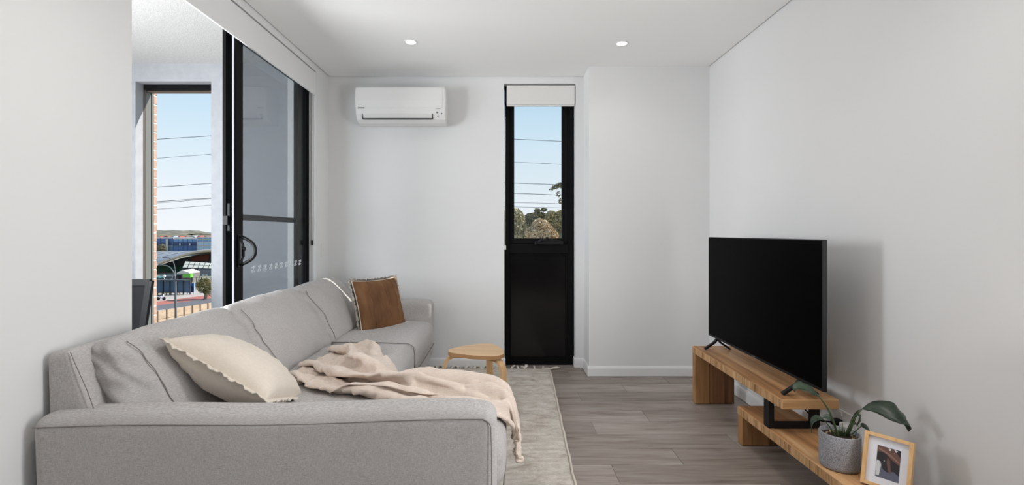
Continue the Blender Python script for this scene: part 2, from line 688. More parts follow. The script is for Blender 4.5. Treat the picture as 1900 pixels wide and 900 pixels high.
mb.box(-0.5, 0.9, YR - 0.2, YR, 2.1, 2.95)
mb.box(-0.5, 0.9, YR - 0.2, YR, -0.1, 1.0)
mb.put('wall_rear', new_mat('rear_wall_grey', srgb(96, 92, 88), 0.8), origin=(0, YR, 0), **ST)  # unseen wall, dark and mostly closed to cut light on the sofa arm
# ceiling with a thin shadow line around it
ce = one('ceiling', M['ceil'], None, XL + 0.008, XR - 0.008, YR + 0.01, YB - 0.008, ZC, ZC + 0.012, origin=(0, 0, ZC), **ST)
one('shadow_line', M['shadow_gap'], ce, XL - 0.02, XR + 0.02, YR - 0.02, YB + 0.02, ZC + 0.0125, ZC + 0.03)
one('roof_slab', M['render'], ce, XL - WT, XR + 0.2, YR - 0.2, 4.70, 2.951, 3.15)

# baseboards
BH = 0.085


def baseboard(name, p0, p1, nrm, ext0=0, ext1=0):
    p0, p1 = Vector((*p0, 0)), Vector((*p1, 0))
    nv = Vector((*nrm, 0))
    prof = [(0.0, 0.0), (0.014, 0.0), (0.014, BH - 0.022), (0.011, BH - 0.008), (0.006, BH), (0.0, BH)]
    bm = bmesh.new()
    a = [bm.verts.new(p0 + nv * d + Vector((0, 0, z + 0.004))) for d, z in prof]
    b = [bm.verts.new(p1 + nv * d + Vector((0, 0, z + 0.004))) for d, z in prof]
    n = len(prof)
    for i in range(n):
        bm.faces.new((a[i], a[(i + 1) % n], b[(i + 1) % n], b[i]))
    bm.faces.new(a)
    bm.faces.new(b)
    bmesh.ops.recalc_face_normals(bm, faces=bm.faces)
    me = bpy.data.meshes.new(name)
    bm.to_mesh(me)
    bm.free()
    return put(name, me, M['trim'], None, origin=tuple((p0 + p1) / 2), **ST)


baseboard('baseboard_back', (XL, YB), (OX0 + 0.014, YB), (0, -1))
baseboard('baseboard_reveal', (OX0, YB), (OX0, 4.55), (1, 0))
baseboard('baseboard_reveal', (OX1, YB), (OX1, 4.55), (-1, 0))
baseboard('baseboard_back', (OX1 - 0.014, YB), (XN, YB), (0, -1))
baseboard('baseboard_nib', (XN, YN), (XN, YB - 0.014), (-1, 0))
baseboard('baseboard_nib', (XN - 0.014, YN), (XR, YN), (0, -1))
baseboard('baseboard_right', (XR, YR), (XR, YN - 0.014), (-1, 0))
baseboard('baseboard_left', (XL, YR), (XL, 2.10), (1, 0))

# ---------------------------------------------------------------- back window
w1 = thing('window_1', (0.342, 4.58, 0.0), kind='structure')
FX0, FX1, FY0, FY1 = 0.015, 0.668, 4.56, 4.66
TZ0, TZ1 = 1.085, 1.135
for a in ((FX0, 0.060, FY0, FY1, 0.004, 2.630), (0.618, FX1, FY0, FY1, 0.004, 2.630)):
    one('jamb', M['black_alu'], w1, *a, bevel=0.003)
one('head', M['black_alu'], w1, 0.060, 0.618, FY0, FY1, 2.57, 2.630, bevel=0.003)
one('sill', M['black_alu'], w1, 0.060, 0.618, FY0, FY1, 0.004, 0.045, bevel=0.003)
one('transom', M['black_alu'], w1, 0.060, 0.618, FY0 - 0.004, FY1, TZ0 - 0.03, TZ1 + 0.01, bevel=0.003)
sash = MB()
sash.box(0.0605, 0.108, FY0 + 0.015, FY1 - 0.02, TZ1 + 0.01, 2.57, 0.003)
sash.box(0.562, 0.6175, FY0 + 0.015, FY1 - 0.02, TZ1 + 0.01, 2.57, 0.003)
sash.box(0.108, 0.562, FY0 + 0.015, FY1 - 0.02, TZ1 + 0.01, TZ1 + 0.062, 0.003)
sash.box(0.108, 0.562, FY0 + 0.015, FY1 - 0.02, 2.52, 2.57, 0.003)
sh = sash.put('awning_sash', M['black_alu'], w1)
one('pane', M['glass'], sh, 0.104, 0.566, FY0 + 0.04, FY0 + 0.046, TZ1 + 0.055, 2.525)
one('lower_panel', M['black_panel'], w1, 0.060, 0.618, FY0 + 0.035, FY0 + 0.05, 0.045, TZ0 - 0.03)
bd = MB()
bd.box(0.0605, 0.078, FY0 + 0.012, FY0 + 0.036, 0.0455, TZ0 - 0.031, 0.002)
bd.box(0.600, 0.6175, FY0 + 0.012, FY0 + 0.036, 0.0455, TZ0 - 0.031, 0.002)
bd.box(0.078, 0.600, FY0 + 0.012, FY0 + 0.036, TZ0 - 0.050, TZ0 - 0.031, 0.002)
bd.box(0.078, 0.600, FY0 + 0.012, FY0 + 0.036, 0.0455, 0.064, 0.002)
bd.put('glazing_bead', M['black_alu'], w1)
# chain winder on the sash bottom rail
wd = MB()
wd.box(0.300, 0.570, FY0 - 0.035, FY0 + 0.012, TZ1 + 0.004, TZ1 + 0.036, 0.006)
wd.prism([(0.305, FY0 - 0.03, TZ1 + 0.036), (0.40, FY0 - 0.03, TZ1 + 0.062), (0.47, FY0 - 0.03, TZ1 + 0.062), (0.565, FY0 - 0.03, TZ1 + 0.036)], (0, 0.04, 0))
wo = wd.put('winder', M['black_plastic'], w1)
MB().cyl((0.415, FY0 - 0.035, TZ1 + 0.045), 0.013, 0.03, 'Z', 12).bar([(0.415, FY0 - 0.036, TZ1 + 0.055), (0.36, FY0 - 0.052, TZ1 + 0.048), (0.325, FY0 - 0.056, TZ1 + 0.028)], 0.016, 0.010, (0, 0, 1)).put('winder_handle', M['black_plastic'], wo)

# ---------------------------------------------------------------- balcony
one('wall_balcony_outer', M['render'], None, -3.95, -3.75, -1.0, 4.30, -0.3, 1.0, origin=(-3.85, 2, 0), **ST)
one('floor_balcony', mottled('balcony_tile', srgb(150, 148, 145), srgb(170, 168, 165), 8), None, -3.95, XL - WT, -1.0, 4.55, -0.3, -0.02, origin=(-2.9, 2, 0), **ST)
one('ceiling_balcony', M['balc_ceil'], None, -3.95, XL - WT, -1.0, 4.55, 2.76, 3.15, origin=(-2.9, 2, 2.76), **ST)
EX0, EX1, EZ0, EZ1, EY = -3.275, -2.600, 0.02, 2.600, 4.30
mb = MB()
mb.box(-3.95, EX0, EY, 4.518, -0.3, 3.15)
mb.box(EX1, XL - WT, EY, 4.518, -0.3, 3.15)
mb.box(EX0, EX1, EY, 4.518, EZ1, 3.15)
mb.box(EX0, EX1, EY, 4.518, -0.3, EZ0)
we = mb.put('wall_balcony_end', M['render'], None, origin=(-2.9, EY, 0), **ST)
# outer brick leaf beside the opening: separate courses
brick_m = mottled('brown_brick', srgb(164, 132, 114), srgb(194, 166, 148), 24, 0.9, 0.3, 90, jitter=True)
mort = new_mat('pale_mortar', srgb(226, 216, 204), 0.95)
wb = one('wall_brick', mort, None, -3.95, EX0 - 0.004, 4.522, 4.566, -0.3, 3.0, origin=(-3.6, 4.5, 0), **ST)
bme = MB().box(-0.115, 0.115, -0.022, 0.022, -0.038, 0.038, 0.003, 1).mesh('brick')
bme.materials.append(brick_m)
bmh = MB().box(-0.055, 0.055, -0.022, 0.022, -0.038, 0.038, 0.003, 1).mesh('brick_half')
bmh.materials.append(brick_m)
for k in range(34):
    z = -0.04 + k * 0.086 + 0.043
    if k % 2 == 0:
        xs = [(EX0 - 0.115, bme), (EX0 - 0.355, bme)]
    else:
        xs = [(EX0 - 0.055, bmh), (EX0 - 0.235, bme)]
    for x, me_ in xs:
        o = bpy.data.objects.new('brick', me_)
        COL.objects.link(o)
        o.parent = wb
        o.location = Vector((x + random.uniform(-0.001, 0.001), 4.546, z)) - ROOTLOC[wb]
# window frame in the balcony end wall
w2 = thing('window_2', (-2.94, 4.44, 0), kind='structure')
one('jamb', M['bronze_alu'], w2, EX0, EX0 + 0.004, 4.392, 4.414, EZ0, EZ1, bevel=0.001)
jb = MB().box(EX0, EX0 + 0.006, 4.414, 4.482, EZ0, EZ1, 0.001).put('jamb', M['grey_alu'], w2)
one('seal', M['dark'], w2, EX0, EX0 + 0.008, 4.482, 4.492, EZ0, EZ1)
one('jamb', M['grey_alu'], w2, EX0, EX0 + 0.008, 4.492, 4.517, EZ0, EZ1, bevel=0.001)
one('head', M['black_alu'], w2, EX0 + 0.009, EX1 - 0.038, 4.388, 4.484, EZ1 - 0.045, EZ1, bevel=0.001)
one('head_bead', M['bronze_alu'], w2, EX0 + 0.009, EX1 - 0.038, 4.43, 4.48, EZ1 - 0.058, EZ1 - 0.046)
one('jamb', M['grey_alu'], w2, EX1 - 0.034, EX1, 4.388, 4.484, EZ0, EZ1, bevel=0.001)
one('sill', M['grey_alu'], w2, EX0 + 0.009, EX1 - 0.038, 4.388, 4.484, EZ0, EZ0 + 0.05, bevel=0.001)

# ---------------------------------------------------------------- made-up window round the fill lamp in the right wall
w3 = thing('added_window', (1.975, 0.7, 0.45), kind='structure')
for a in ((-0.098, -0.045), (0.672, 0.728), (1.445, 1.498)):
    one('jamb', M['black_alu'], w3, 1.955, 1.995, a[0], a[1], 0.452, 2.348, bevel=0.002)
for a in ((-0.0445, 0.6715), (0.7285, 1.4445)):
    one('rail', M['black_alu'], w3, 1.955, 1.995, a[0], a[1], 0.452, 0.505, bevel=0.002)
    one('rail', M['black_alu'], w3, 1.955, 1.995, a[0], a[1], 2.295, 2.348, bevel=0.002)
    one('pane', M['glass'], w3, 1.972, 1.978, a[0], a[1], 0.506, 2.294)

# ---------------------------------------------------------------- sliding door
d1 = thing('door_1', (-1.72, 3.14, 0), kind='structure')
one('jamb', M['black_alu'], d1, -1.790, -1.672, 4.125, 4.178, 0.0, 2.64, bevel=0.003)
one('jamb', M['black_alu'], d1, -1.790, -1.672, 2.102, 2.145, 0.0, 2.64, bevel=0.003)
one('head_track', M['black_alu'], d1, -1.790, -1.672, 2.145, 4.125, 2.612, 2.64)
one('sill_track', M['black_alu'], d1, -1.790, -1.630, 2.145, 4.125, -0.004, 0.024)
one('cover_strip', M['trim'], d1, -1.672, -1.617, 4.162, 4.179, 0.0, 2.64)


def panel(name, xf, xb, y0, y1, glassmat, gname, stile=0.083, far=0.09):
    fr = MB()
    fr.box(xb, xf, y0, y0 + stile, 0.028, 2.608, 0.003)
    fr.box(xb, xf, y1 - far, y1, 0.028, 2.608, 0.003)
    fr.box(xb, xf, y0 + stile, y1 - far, 0.028, 0.12, 0.003)
    fr.box(xb, xf, y0 + stile, y1 - far, 2.53, 2.608, 0.003)
    p = fr.put(name, M['black_alu'], d1)
    xm = (xf + xb) / 2
    one(gname, glassmat, p, xm - 0.003, xm + 0.003, y0 + stile - 0.01, y1 - far + 0.01, 0.11, 2.54)
    return p


inner = panel('sliding_panel', -1.676, -1.700, 3.030, 4.118, M['door_glass'], 'pane', far=0.03)
outer = panel('screen_door', -1.750, -1.774, 3.050, 4.124, M['screen'], 'mesh', stile=0.075, far=0.032)
one('midrail', M['black_alu'], outer, -1.772, -1.752, 3.127, 4.092, 1.336, 1.376, bevel=0.002)
one('pale_gap_strip', new_mat('pale_gap_grey', srgb(168, 170, 174), 0.9), inner, -1.696, -1.686, 3.022, 3.0295, 0.03, 2.55)  # pale strip painting in the light between the two stiles
# pull handle
hp = MB()
hp.box(-1.6755, -1.668, 3.045, 3.085, 1.035, 1.24, 0.004)
hp.prism([(-1.668, 3.05, 1.06), (-1.650, 3.05, 1.10), (-1.650, 3.05, 1.175), (-1.668, 3.05, 1.215)], (0, 0.03, 0))
hpl = hp.put('handle_plate', M['black_plastic'], inner)
pts = []
for k in range(13):
    t = -1 + 2 * k / 12
    pts.append((-1.665 + 0.092 * (1 - abs(t) ** 2.6), 3.065, 1.1375 + 0.090 * t))
MB().tube(pts, 0.0105, 10).put('pull_handle', M['black_plastic'], inner)
MB().cyl((-1.650, 3.065, 1.150), 0.012, 0.012, 'X', 14).box(-1.650, -1.642, 3.058, 3.072, 1.098, 1.14, 0.002).put('lock_snib', M['black_metal'], inner)
for z in (1.055, 1.222):
    MB().cyl((-1.668, 3.065, z), 0.005, 0.003, 'X', 10).put('screw', M['plastic_grey'], inner)
lk = MB()
lk.box(-1.7495, -1.728, 3.056, 3.10, 1.26, 1.44, 0.004)
lk.box(-1.765, -1.730, 3.034, 3.0495, 1.30, 1.36, 0.003)
lk.box(-1.728, -1.7015, 3.07, 3.115, 1.325, 1.35, 0.002)
lk.put('lock_case', M['black_plastic'], outer)
for z in (1.285, 1.325, 1.385, 1.42):
    MB().cyl((-1.728, 3.066, z), 0.004, 0.003, 'X', 8).put('screw', M['plastic_grey'], outer)
# row of white safety markers on the glass
mk = MB()
for s in (-1, 1):
    mk.box(0, 0.002, s * 0.012 - 0.008, s * 0.012 + 0.008, -0.022 if s < 0 else 0.004, -0.004 if s < 0 else 0.022)
    mk.box(0, 0.002, s * 0.012 - 0.005, s * 0.012 + 0.005, 0.008 if s < 0 else -0.018, 0.018 if s < 0 else -0.008)
mk.prism([(0, -0.022, -0.018), (0, -0.017, -0.022), (0, 0.022, 0.018), (0, 0.017, 0.022)], (0.002, 0, 0))
mme = mk.mesh('safety_marker')
mme.materials.append(M['decal'])
for k in range(10):
    o = bpy.data.objects.new('safety_marker', mme)
    COL.objects.link(o)
    o.parent = inner
    o.location = Vector((-1.6848, 3.255 + k * 0.083, 1.005)) - ROOTLOC[inner]

# ---------------------------------------------------------------- blinds
bl = thing('roller_blind', (-1.66, 3.14, 2.54), 'long white rolled-up blind cassette above the sliding door', 'blind')
one('fascia', M['wall'], bl, -1.628, -1.614, 2.06, 4.172, 2.437, 2.632, bevel=0.002)
MB().cyl((-1.656, 2.15, 2.595), 0.026, 1.96, 'Y', 20).put('roller', M['blind'], bl)
one('end_bracket', M['plastic_white'], bl, -1.67, -1.62, 4.173, 4.178, 2.56, 2.64)
ch = MB()
ch.tube([(-1.640, 4.150, 2.436), (-1.640, 4.150, 1.17)], 0.004, 6)
ch.put('chain', M['plastic_white'], bl)
one('chain_holder', M['dark'], bl, -1.648, -1.636, 4.144, 4.160, 1.145, 1.185, bevel=0.002)
bl2 = thing('roller_blind', (0.35, 4.52, 2.54), 'short white roller blind rolled up at the top of the narrow window', 'blind')
one('cassette', M['blind'], bl2, 0.036, 0.668, 4.470, 4.545, 2.438, 2.618, bevel=0.004)
one('bottom_rail', M['plastic_white'], bl2, 0.038, 0.666, 4.476, 4.492, 2.428, 2.4375, bevel=0.002)
one('bracket', M['dark'], bl2, 0.022, 0.035, 4.50, 4.545, 2.46, 2.58)
MB().tube([(0.020, 4.545, 2.46), (0.020, 4.545, 1.12)], 0.0045, 6).put('chain', M['plastic_white'], bl2)
one('chain_holder', M['plastic_white'], bl2, 0.012, 0.030, 4.538, 4.552, 1.09, 1.13, bevel=0.002)

# ================================================================ fixtures
def text_mesh(body, size, extrude=0.0004, shear=0.0):
    cu = bpy.data.curves.new('lettering', 'FONT')
    cu.body = body
    cu.size = size
    cu.extrude = extrude
    cu.shear = shear
    cu.resolution_u = 3
    cu.align_x = 'CENTER'
    cu.align_y = 'CENTER'
    o = bpy.data.objects.new('lettering', cu)
    COL.objects.link(o)
    bpy.context.view_layer.update()
    me = bpy.data.meshes.new_from_object(o.evaluated_get(bpy.context.evaluated_depsgraph_get()))
    bpy.data.objects.remove(o)
    bpy.data.curves.remove(cu)
    return me


# split-system air conditioner on the back wall
ac = thing('air_conditioner', (-0.905, YB, 2.22), 'white wall-mounted split air conditioner above the sofa end of the back wall', 'air conditioner')
AX0, AX1 = -1.300, -0.505
prof = [(4.473, 2.235), (4.473, 2.530), (4.30, 2.545), (4.262, 2.540), (4.250, 2.522), (4.247, 2.42), (4.250, 2.345), (4.262, 2.300), (4.290, 2.255), (4.330, 2.232), (4.40, 2.222)]


def ac_prism(prof, x0, x1):
    return MB().prism([(x0, y, z) for y, z in prof], (x1 - x0, 0, 0))


body = ac_prism(prof, AX0, AX1)
bmesh.ops.bevel(body.bm, geom=[e for e in body.bm.edges if abs(e.verts[0].co.x - e.verts[1].co.x) < 1e-6], offset=0.008, segments=3, affect='EDGES')
bo = body.put('body', M['plastic_white'], ac)
fp = ac_prism([(4.2475, 2.528), (4.2435, 2.42), (4.2465, 2.352), (4.250, 2.352), (4.2515, 2.528)], AX0 + 0.002, AX1 - 0.028)
fp.put('front_panel', M['plastic_white'], ac)
# louvre flap outlined by its dark slot
one('outlet_slot', M['dark'], ac, AX0 + 0.062, AX1 - 0.120, 4.262, 4.300, 2.256, 2.262)
ac_prism([(4.2585, 2.302), (4.2555, 2.302), (4.279, 2.262), (4.284, 2.262)], AX0 + 0.066, AX1 - 0.122).put('louvre_flap', M['plastic_white'], ac)
for xx in (AX0 + 0.056, AX1 - 0.120):
    ac_prism([(4.2575, 2.302), (4.2535, 2.302), (4.279, 2.256), (4.285, 2.256)], xx, xx + 0.005).put('slot_end', M['dark'], ac)
one('slot_line', M['dark'], ac, AX0 + 0.060, AX1 - 0.116, 4.277, 4.284, 2.2560, 2.2615)
me = text_mesh('DAIKIN', 0.017, shear=0.25)
me.transform(Matrix.Translation((AX0 + 0.052, 4.2425, 2.337 + 0.012)) @ Matrix.Rotation(PI / 2, 4, 'X'))
put('brand_lettering', me, M['dark'], ac)
me = text_mesh('INVERTER', 0.009, shear=0.2)
me.transform(Matrix.Translation((AX1 - 0.066, 4.2435, 2.342)) @ Matrix.Rotation(PI / 2, 4, 'X'))
put('lettering', me, M['plastic_grey'], ac)
for x, z, r in ((-0.075, 2.312, 0.008), (-0.070, 2.283, 0.006), (-0.036, 2.303, 0.007)):
    MB().cyl((AX1 + x, 4.2565 + (2.312 - z) * 0.5, z), r, -0.004, 'Y', 12).put('indicator', M['plastic_grey'], ac)
one('side_joint', M['plastic_grey'], ac, AX1 - 0.0005, AX1 + 0.0006, 4.38, 4.383, 2.24, 2.53)

# downlights: the far pair is real, the other four are added unseen lamps
lens_m = bpy.data.materials.new('lit_lens')
lens_m.use_nodes = True
_b = lens_m.node_tree.nodes['Principled BSDF']
_b.inputs['Emission Color'].default_value = (1.0, 0.96, 0.90, 1)
_b.inputs['Emission Strength'].default_value = 6.0
LABELS = {(-0.70, 3.66): 'round recessed downlight left, above the air conditioner side of the ceiling',
          (0.91, 3.69): 'round recessed downlight right, towards the television wall of the ceiling',
          (-0.70, 1.5): 'added unseen downlight over the chaise end of the sofa',
          (0.91, 1.5): 'added unseen downlight over the near end of the television bench',
          (-0.70, -0.8): 'added unseen downlight behind the viewer, left row',
          (0.91, -0.8): 'added unseen downlight behind the viewer, right row'}
for (x, y), lab in LABELS.items():
    dl = thing('downlight', (x, y, ZC), lab, 'downlight', 'recessed ceiling downlights')
    MB().lathe([(0.050, 0.0), (0.050, -0.004), (0.046, -0.006), (0.038, -0.004), (0.037, 0.0)], (x, y, ZC)).put('trim_ring', M['trim'], dl)
    MB().cyl((x, y, ZC - 0.003), 0.037, 0.002, 'Z', 32).put('lens', lens_m, dl)
    sd = bpy.data.lights.new('downlight_lamp', 'SPOT')
    sd.energy = 5 if y > 3 else (32 if y > 0 else 14)
    sd.color = (1.0, 0.98, 0.95)
    sd.spot_size = math.radians(150)
    sd.spot_blend = 0.9
    sd.shadow_soft_size = 0.05
    so = bpy.data.objects.new('downlight_lamp', sd)
    COL.objects.link(so)
    so.parent = dl
    so.location = (0, 0, -0.012)

# light switch and power point
sw = thing('light_switch', (-1.61, 4.33, 1.10), 'white light switch plate on the short wall beside the sliding door', 'switch')
one('plate', M['plastic_white'], sw, XL, XL + 0.008, 4.285, 4.355, 1.035, 1.155, bevel=0.003)
one('rocker', M['plastic_white'], sw, XL + 0.008, XL + 0.012, 4.310, 4.328, 1.085, 1.11, bevel=0.002)

# power point low on the right wall behind the plant
po = thing('power_outlet', (XR, 2.56, 0.26), 'white double power point low on the right wall behind the plant', 'outlet')
one('plate', M['plastic_white'], po, XR - 0.010, XR, 2.44, 2.60, 0.20, 0.315, bevel=0.004)
for y in (2.475, 2.555):
    one('rocker', M['plastic_white'], po, XR - 0.014, XR - 0.010, y - 0.012, y + 0.008, 0.285, 0.305, bevel=0.001)
pl2 = thing('power_adapter', (1.76, 2.47, 0.25), 'white plug-in adapter in the wall outlet behind the plant stems', 'adapter')
one('housing', M['plastic_white'], pl2, XR - 0.06, XR - 0.0105, 2.45, 2.50, 0.21, 0.275, bevel=0.006)
MB().tube([(1.745, 2.475, 0.215), (1.735, 2.47, 0.12), (1.73, 2.44, 0.03), (1.735, 2.36, 0.009), (1.74, 2.2, 0.009)], 0.003, 6).put('cable', M['plastic_white'], pl2)

# ================================================================ television and its bench
tb = thing('tv_bench', (1.545, 2.5, 0), 'low reclaimed timber television bench of two stepped shelves joined by a black steel bracket', 'tv bench')
BX0, BX1 = 1.40, 1.69


def shelf(name, x0, x1, y0, y1, z0, z1):
    bm = MB().box(x0, x1, y0, y1, z0, z1, 0.004, 1)
    bm.bm.normal_update()
    for f in bm.bm.faces:
        c = f.calc_center_median()
        if abs(c.z - z1) > 0.006 and abs(c.z - z0) > 0.006 and (abs(c.x - x0) < 0.006 or abs(c.x - x1) < 0.006):
            f.material_index = 1
        elif abs(c.y - y0) < 0.006 or abs(c.y - y1) < 0.006:
            f.material_index = 2
    return bm.put(name, [M['mango'], M['saw'], M['mango_end']], tb)


M['mango_end'] = wood('reclaimed_timber_end', (srgb(150, 108, 68), srgb(188, 146, 100), srgb(204, 164, 118)), 'X', 1.0, 0.55)
shelf('upper_shelf', BX0, BX1, 2.420, 3.570, 0.365, 0.415)
shelf('lower_shelf', BX0, BX1, 1.560, 2.880, 0.170, 0.220)


def legpanel(y0, y1, z1, split):
    one('leg_board', M['mango_mid'], tb, BX0 + 0.002, BX0 + split, y0, y1, 0.004, z1, bevel=0.003)
    one('leg_board', M['mango_dark'], tb, BX0 + split + 0.001, BX1 - 0.002, y0 + 0.001, y1 - 0.001, 0.004, z1, bevel=0.003)


legpanel(3.515, 3.568, 0.3645, 0.105)
legpanel(2.825, 2.878, 0.1695, 0.16)
legpanel(1.563, 1.615, 0.1695, 0.13)
br = MB()
br.bar([(1.415, 2.565, 0.3645), (1.415, 2.565, 0.2225)], 0.05, 0.028, (0, 1, 0))
br.bar([(1.655, 2.565, 0.3645), (1.655, 2.565, 0.2225)], 0.05, 0.028, (0, 1, 0))
br.box(1.429, 1.641, 2.540, 2.590, 0.2205, 0.242)
br.put('steel_bracket', M['black_metal'], tb)

tv = thing('television', (1.54, 2.93, 0.415), 'large black switched-off flat-screen television on the timber bench', 'television')
TX, TY0, TY1, TZ0_, TZ1_ = 1.515, 2.285, 3.555, 0.497, 1.220
hs = MB()
hs.box(TX, TX + 0.022, TY0, TY1, TZ0_, TZ1_, 0.003)
hs.box(TX + 0.022, TX + 0.060, TY0 + 0.10, TY1 - 0.10, TZ0_ + 0.01, TZ0_ + 0.42, 0.012)
hs.put('housing', M['black_plastic'], tv)
one('screen', M['screen_black'], tv, TX - 0.0012, TX - 0.0001, TY0 + 0.007, TY1 - 0.006, TZ0_ + 0.016, TZ1_ - 0.006)
one('logo_plate', M['plastic_grey'], tv, TX - 0.001, TX, 2.90, 2.935, TZ0_ + 0.004, TZ0_ + 0.010)
for y in (2.475, 3.43):
    ft = MB()
    ft.bar([(TX + 0.012, y, TZ0_ + 0.004), (TX - 0.01, y, TZ0_ - 0.025), (TX - 0.075, y + 0.01, 0.4225)], 0.022, 0.013, (0, 1, 0))
    ft.bar([(TX + 0.012, y, TZ0_ + 0.004), (TX + 0.03, y, TZ0_ - 0.025), (TX + 0.105, y + 0.01, 0.4225)], 0.022, 0.013, (0, 1, 0))
    ft.put('foot', M['black_plastic'], tv)

# its power cord, plugged in behind the plant
pl1 = MB().tube([(1.745, 2.555, 0.25), (1.715, 2.58, 0.245), (1.700, 2.63, 0.235), (1.70, 2.72, 0.26), (1.71, 2.80, 0.42), (1.66, 2.86, 0.56), (1.577, 2.9, 0.60)], 0.0045, 8).put('power_cord', M['black_plastic'], tv)
one('plug', M['black_plastic'], pl1, XR - 0.055, XR - 0.0142, 2.53, 2.575, 0.232, 0.268, bevel=0.006)

# ================================================================ potted plant
PX, PY = 1.487, 2.13
pp = thing('potted_plant', (PX, PY, 0.22), 'dark green leafy houseplant in a textured grey pot on the lower bench shelf', 'plant')
MB().lathe([(0.066, 0.002), (0.074, 0.006), (0.0775, 0.02), (0.0785, 0.10), (0.0785, 0.150), (0.076, 0.155), (0.072, 0.153), (0.0715, 0.13)], (PX, PY, 0.2195), 56).put('pot', M['pot'], pp)
sl = MB()
sl.cyl((PX, PY, 0.345), 0.0715, 0.010, 'Z', 32)
so = sl.put('soil', M['soil'], pp)
random.seed(8)
ch = MB()
for k in range(30):
    a = random.uniform(0, 2 * PI)
    r = 0.066 * random.uniform(0.45, 1) ** 0.5
    s = random.uniform(0.002, 0.0045)
    ch.box(PX + r * math.cos(a) - s, PX + r * math.cos(a) + s, PY + r * math.sin(a) - s, PY + r * math.sin(a) + s * 0.7, 0.3545, 0.357 + s, 0.001, 1)
ch.put('bark_chips', M['perlite'], so, kind='stuff')


def bez(ctrl, n):
    """Catmull-Rom through control points"""
    c = [Vector(p) for p in ctrl]
    c = [c[0] * 2 - c[1]] + c + [c[-1] * 2 - c[-2]]
    out = []
    segs = len(c) - 3
    for k in range(n + 1):
        t = k / n * segs
        i = min(int(t), segs - 1)
        t -= i
        p0, p1, p2, p3 = c[i:i + 4]
        out.append(0.5 * ((2 * p1) + (p2 - p0) * t + (2 * p0 - 5 * p1 + 4 * p2 - p3) * t * t + (3 * p1 - p0 - 3 * p2 + p3) * t ** 3))
    return out


def leaf(stem, mid, width, side, fold=0.25, sr=0.004, wave=0.0, peak=0.42, curl=0.0):
    """petiole through 'stem', blade with midrib through 'mid'; side = blade's width direction"""
    st = bez(stem, 12)
    n = 18
    P = bez(mid, n)
    L = MB()
    sd0 = Vector(side).normalized()
    rows = []
    for i, p in enumerate(P):
        t = i / n
        tg = (P[min(i + 1, n)] - P[max(i - 1, 0)]).normalized()
        s = (sd0 - tg * sd0.dot(tg)).normalized()
        nr = s.cross(tg).normalized()
        w = width * (math.sin(PI * min(1.0, (t ** (math.log(0.5) / math.log(peak))))) ** 0.85) if 0 < t < 1 else 0.0005
        w = max(w, 0.0008)
        row = []
        for j in range(7):
            u = j / 3 - 1
            up = fold * abs(u) ** 1.3 * w - curl * u * u * w + wave * w * math.sin(7 * t * PI + u * 2)
            row.append(p + s * (u * w) + nr * up)
        rows.append(row)
    vs = [tuple(v) for r in rows for v in r]
    fs = [(i * 7 + j, i * 7 + j + 1, (i + 1) * 7 + j + 1, (i + 1) * 7 + j) for i in range(n) for j in range(6)]
    me = bpy.data.meshes.new('leaf')
    me.from_pydata(vs, [], fs)
    o = put('leaf', me, M['leaf'], pp, smooth=True)
    add_mod_solid(o, 0.0012)
    MB().tube(st, [sr * (1 - 0.45 * k / 12) for k in range(13)], 7).put('petiole', M['stem'], o)
    return o


def V(x, y, z):
    """a point measured from the foot of the pot"""
    return Vector((PX + x, PY + y, 0.22 + z))


leaf([V(-0.0043, 0.0000, 0.1259), V(-0.0244, -0.0050, 0.1826), V(-0.0563, -0.0100, 0.2557), V(-0.0975, -0.0150, 0.3119)], [V(-0.0975, -0.0150, 0.3119), V(-0.1361, -0.0200, 0.3372), V(-0.1824, -0.0300, 0.3592), V(-0.2167, -0.0400, 0.3601), V(-0.2267, -0.0450, 0.3431)], 0.026, (0.25, 0.9, 0.55), 0.3, 0.0055, 0.12)
leaf([V(0.0195, 0.0000, 0.1259), V(0.0337, -0.0100, 0.1728), V(0.0525, -0.0200, 0.2287), V(0.0757, -0.0300, 0.2654)], [V(0.0757, -0.0300, 0.2654), V(0.1158, -0.0600, 0.2879), V(0.1506, -0.1000, 0.2865), V(0.1839, -0.1200, 0.2624), V(0.1957, -0.1300, 0.2395), V(0.1957, -0.1300, 0.2082)], 0.046, (0.12, 0.75, 0.62), 0.22, 0.0052, 0.06, 0.5)
leaf([V(-0.0138, 0.0000, 0.1283), V(-0.0356, 0.0100, 0.1694), V(-0.0643, 0.0100, 0.2053)], [V(-0.0643, 0.0100, 0.2053), V(-0.0971, 0.0000, 0.2139), V(-0.1250, -0.0100, 0.1965), V(-0.1329, -0.0150, 0.1559)], 0.017, (0.35, 0.85, 0.3), 0.25, 0.003)
leaf([V(-0.0019, 0.0000, 0.1283), V(0.0021, 0.0300, 0.1565), V(-0.0032, 0.0400, 0.1840)], [V(-0.0032, 0.0400, 0.1840), V(-0.0143, 0.0450, 0.1990), V(-0.0280, 0.0500, 0.2020), V(-0.0450, 0.0500, 0.1971)], 0.012, (0.1, 0.6, 0.8), 0.2, 0.003)
leaf([V(0.0290, 0.0000, 0.1259), V(0.0311, -0.0300, 0.1809), V(0.0436, -0.0450, 0.2499)], [V(0.0436, -0.0450, 0.2499), V(0.0562, -0.0500, 0.2448), V(0.0562, -0.0500, 0.2216), V(0.0412, -0.0450, 0.1940)], 0.022, (0.6, 0.75, 0.1), 0.35, 0.0035)
leaf([V(0.0195, 0.0000, 0.1283), V(0.0528, 0.0200, 0.1606), V(0.0793, 0.0300, 0.2048)], [V(0.0696, 0.0300, 0.1855), V(0.0817, 0.0300, 0.2120), V(0.0986, 0.0300, 0.2313), V(0.1131, 0.0300, 0.2362)], 0.02, (0.4, 0.5, -0.8), 0.3, 0.0045)
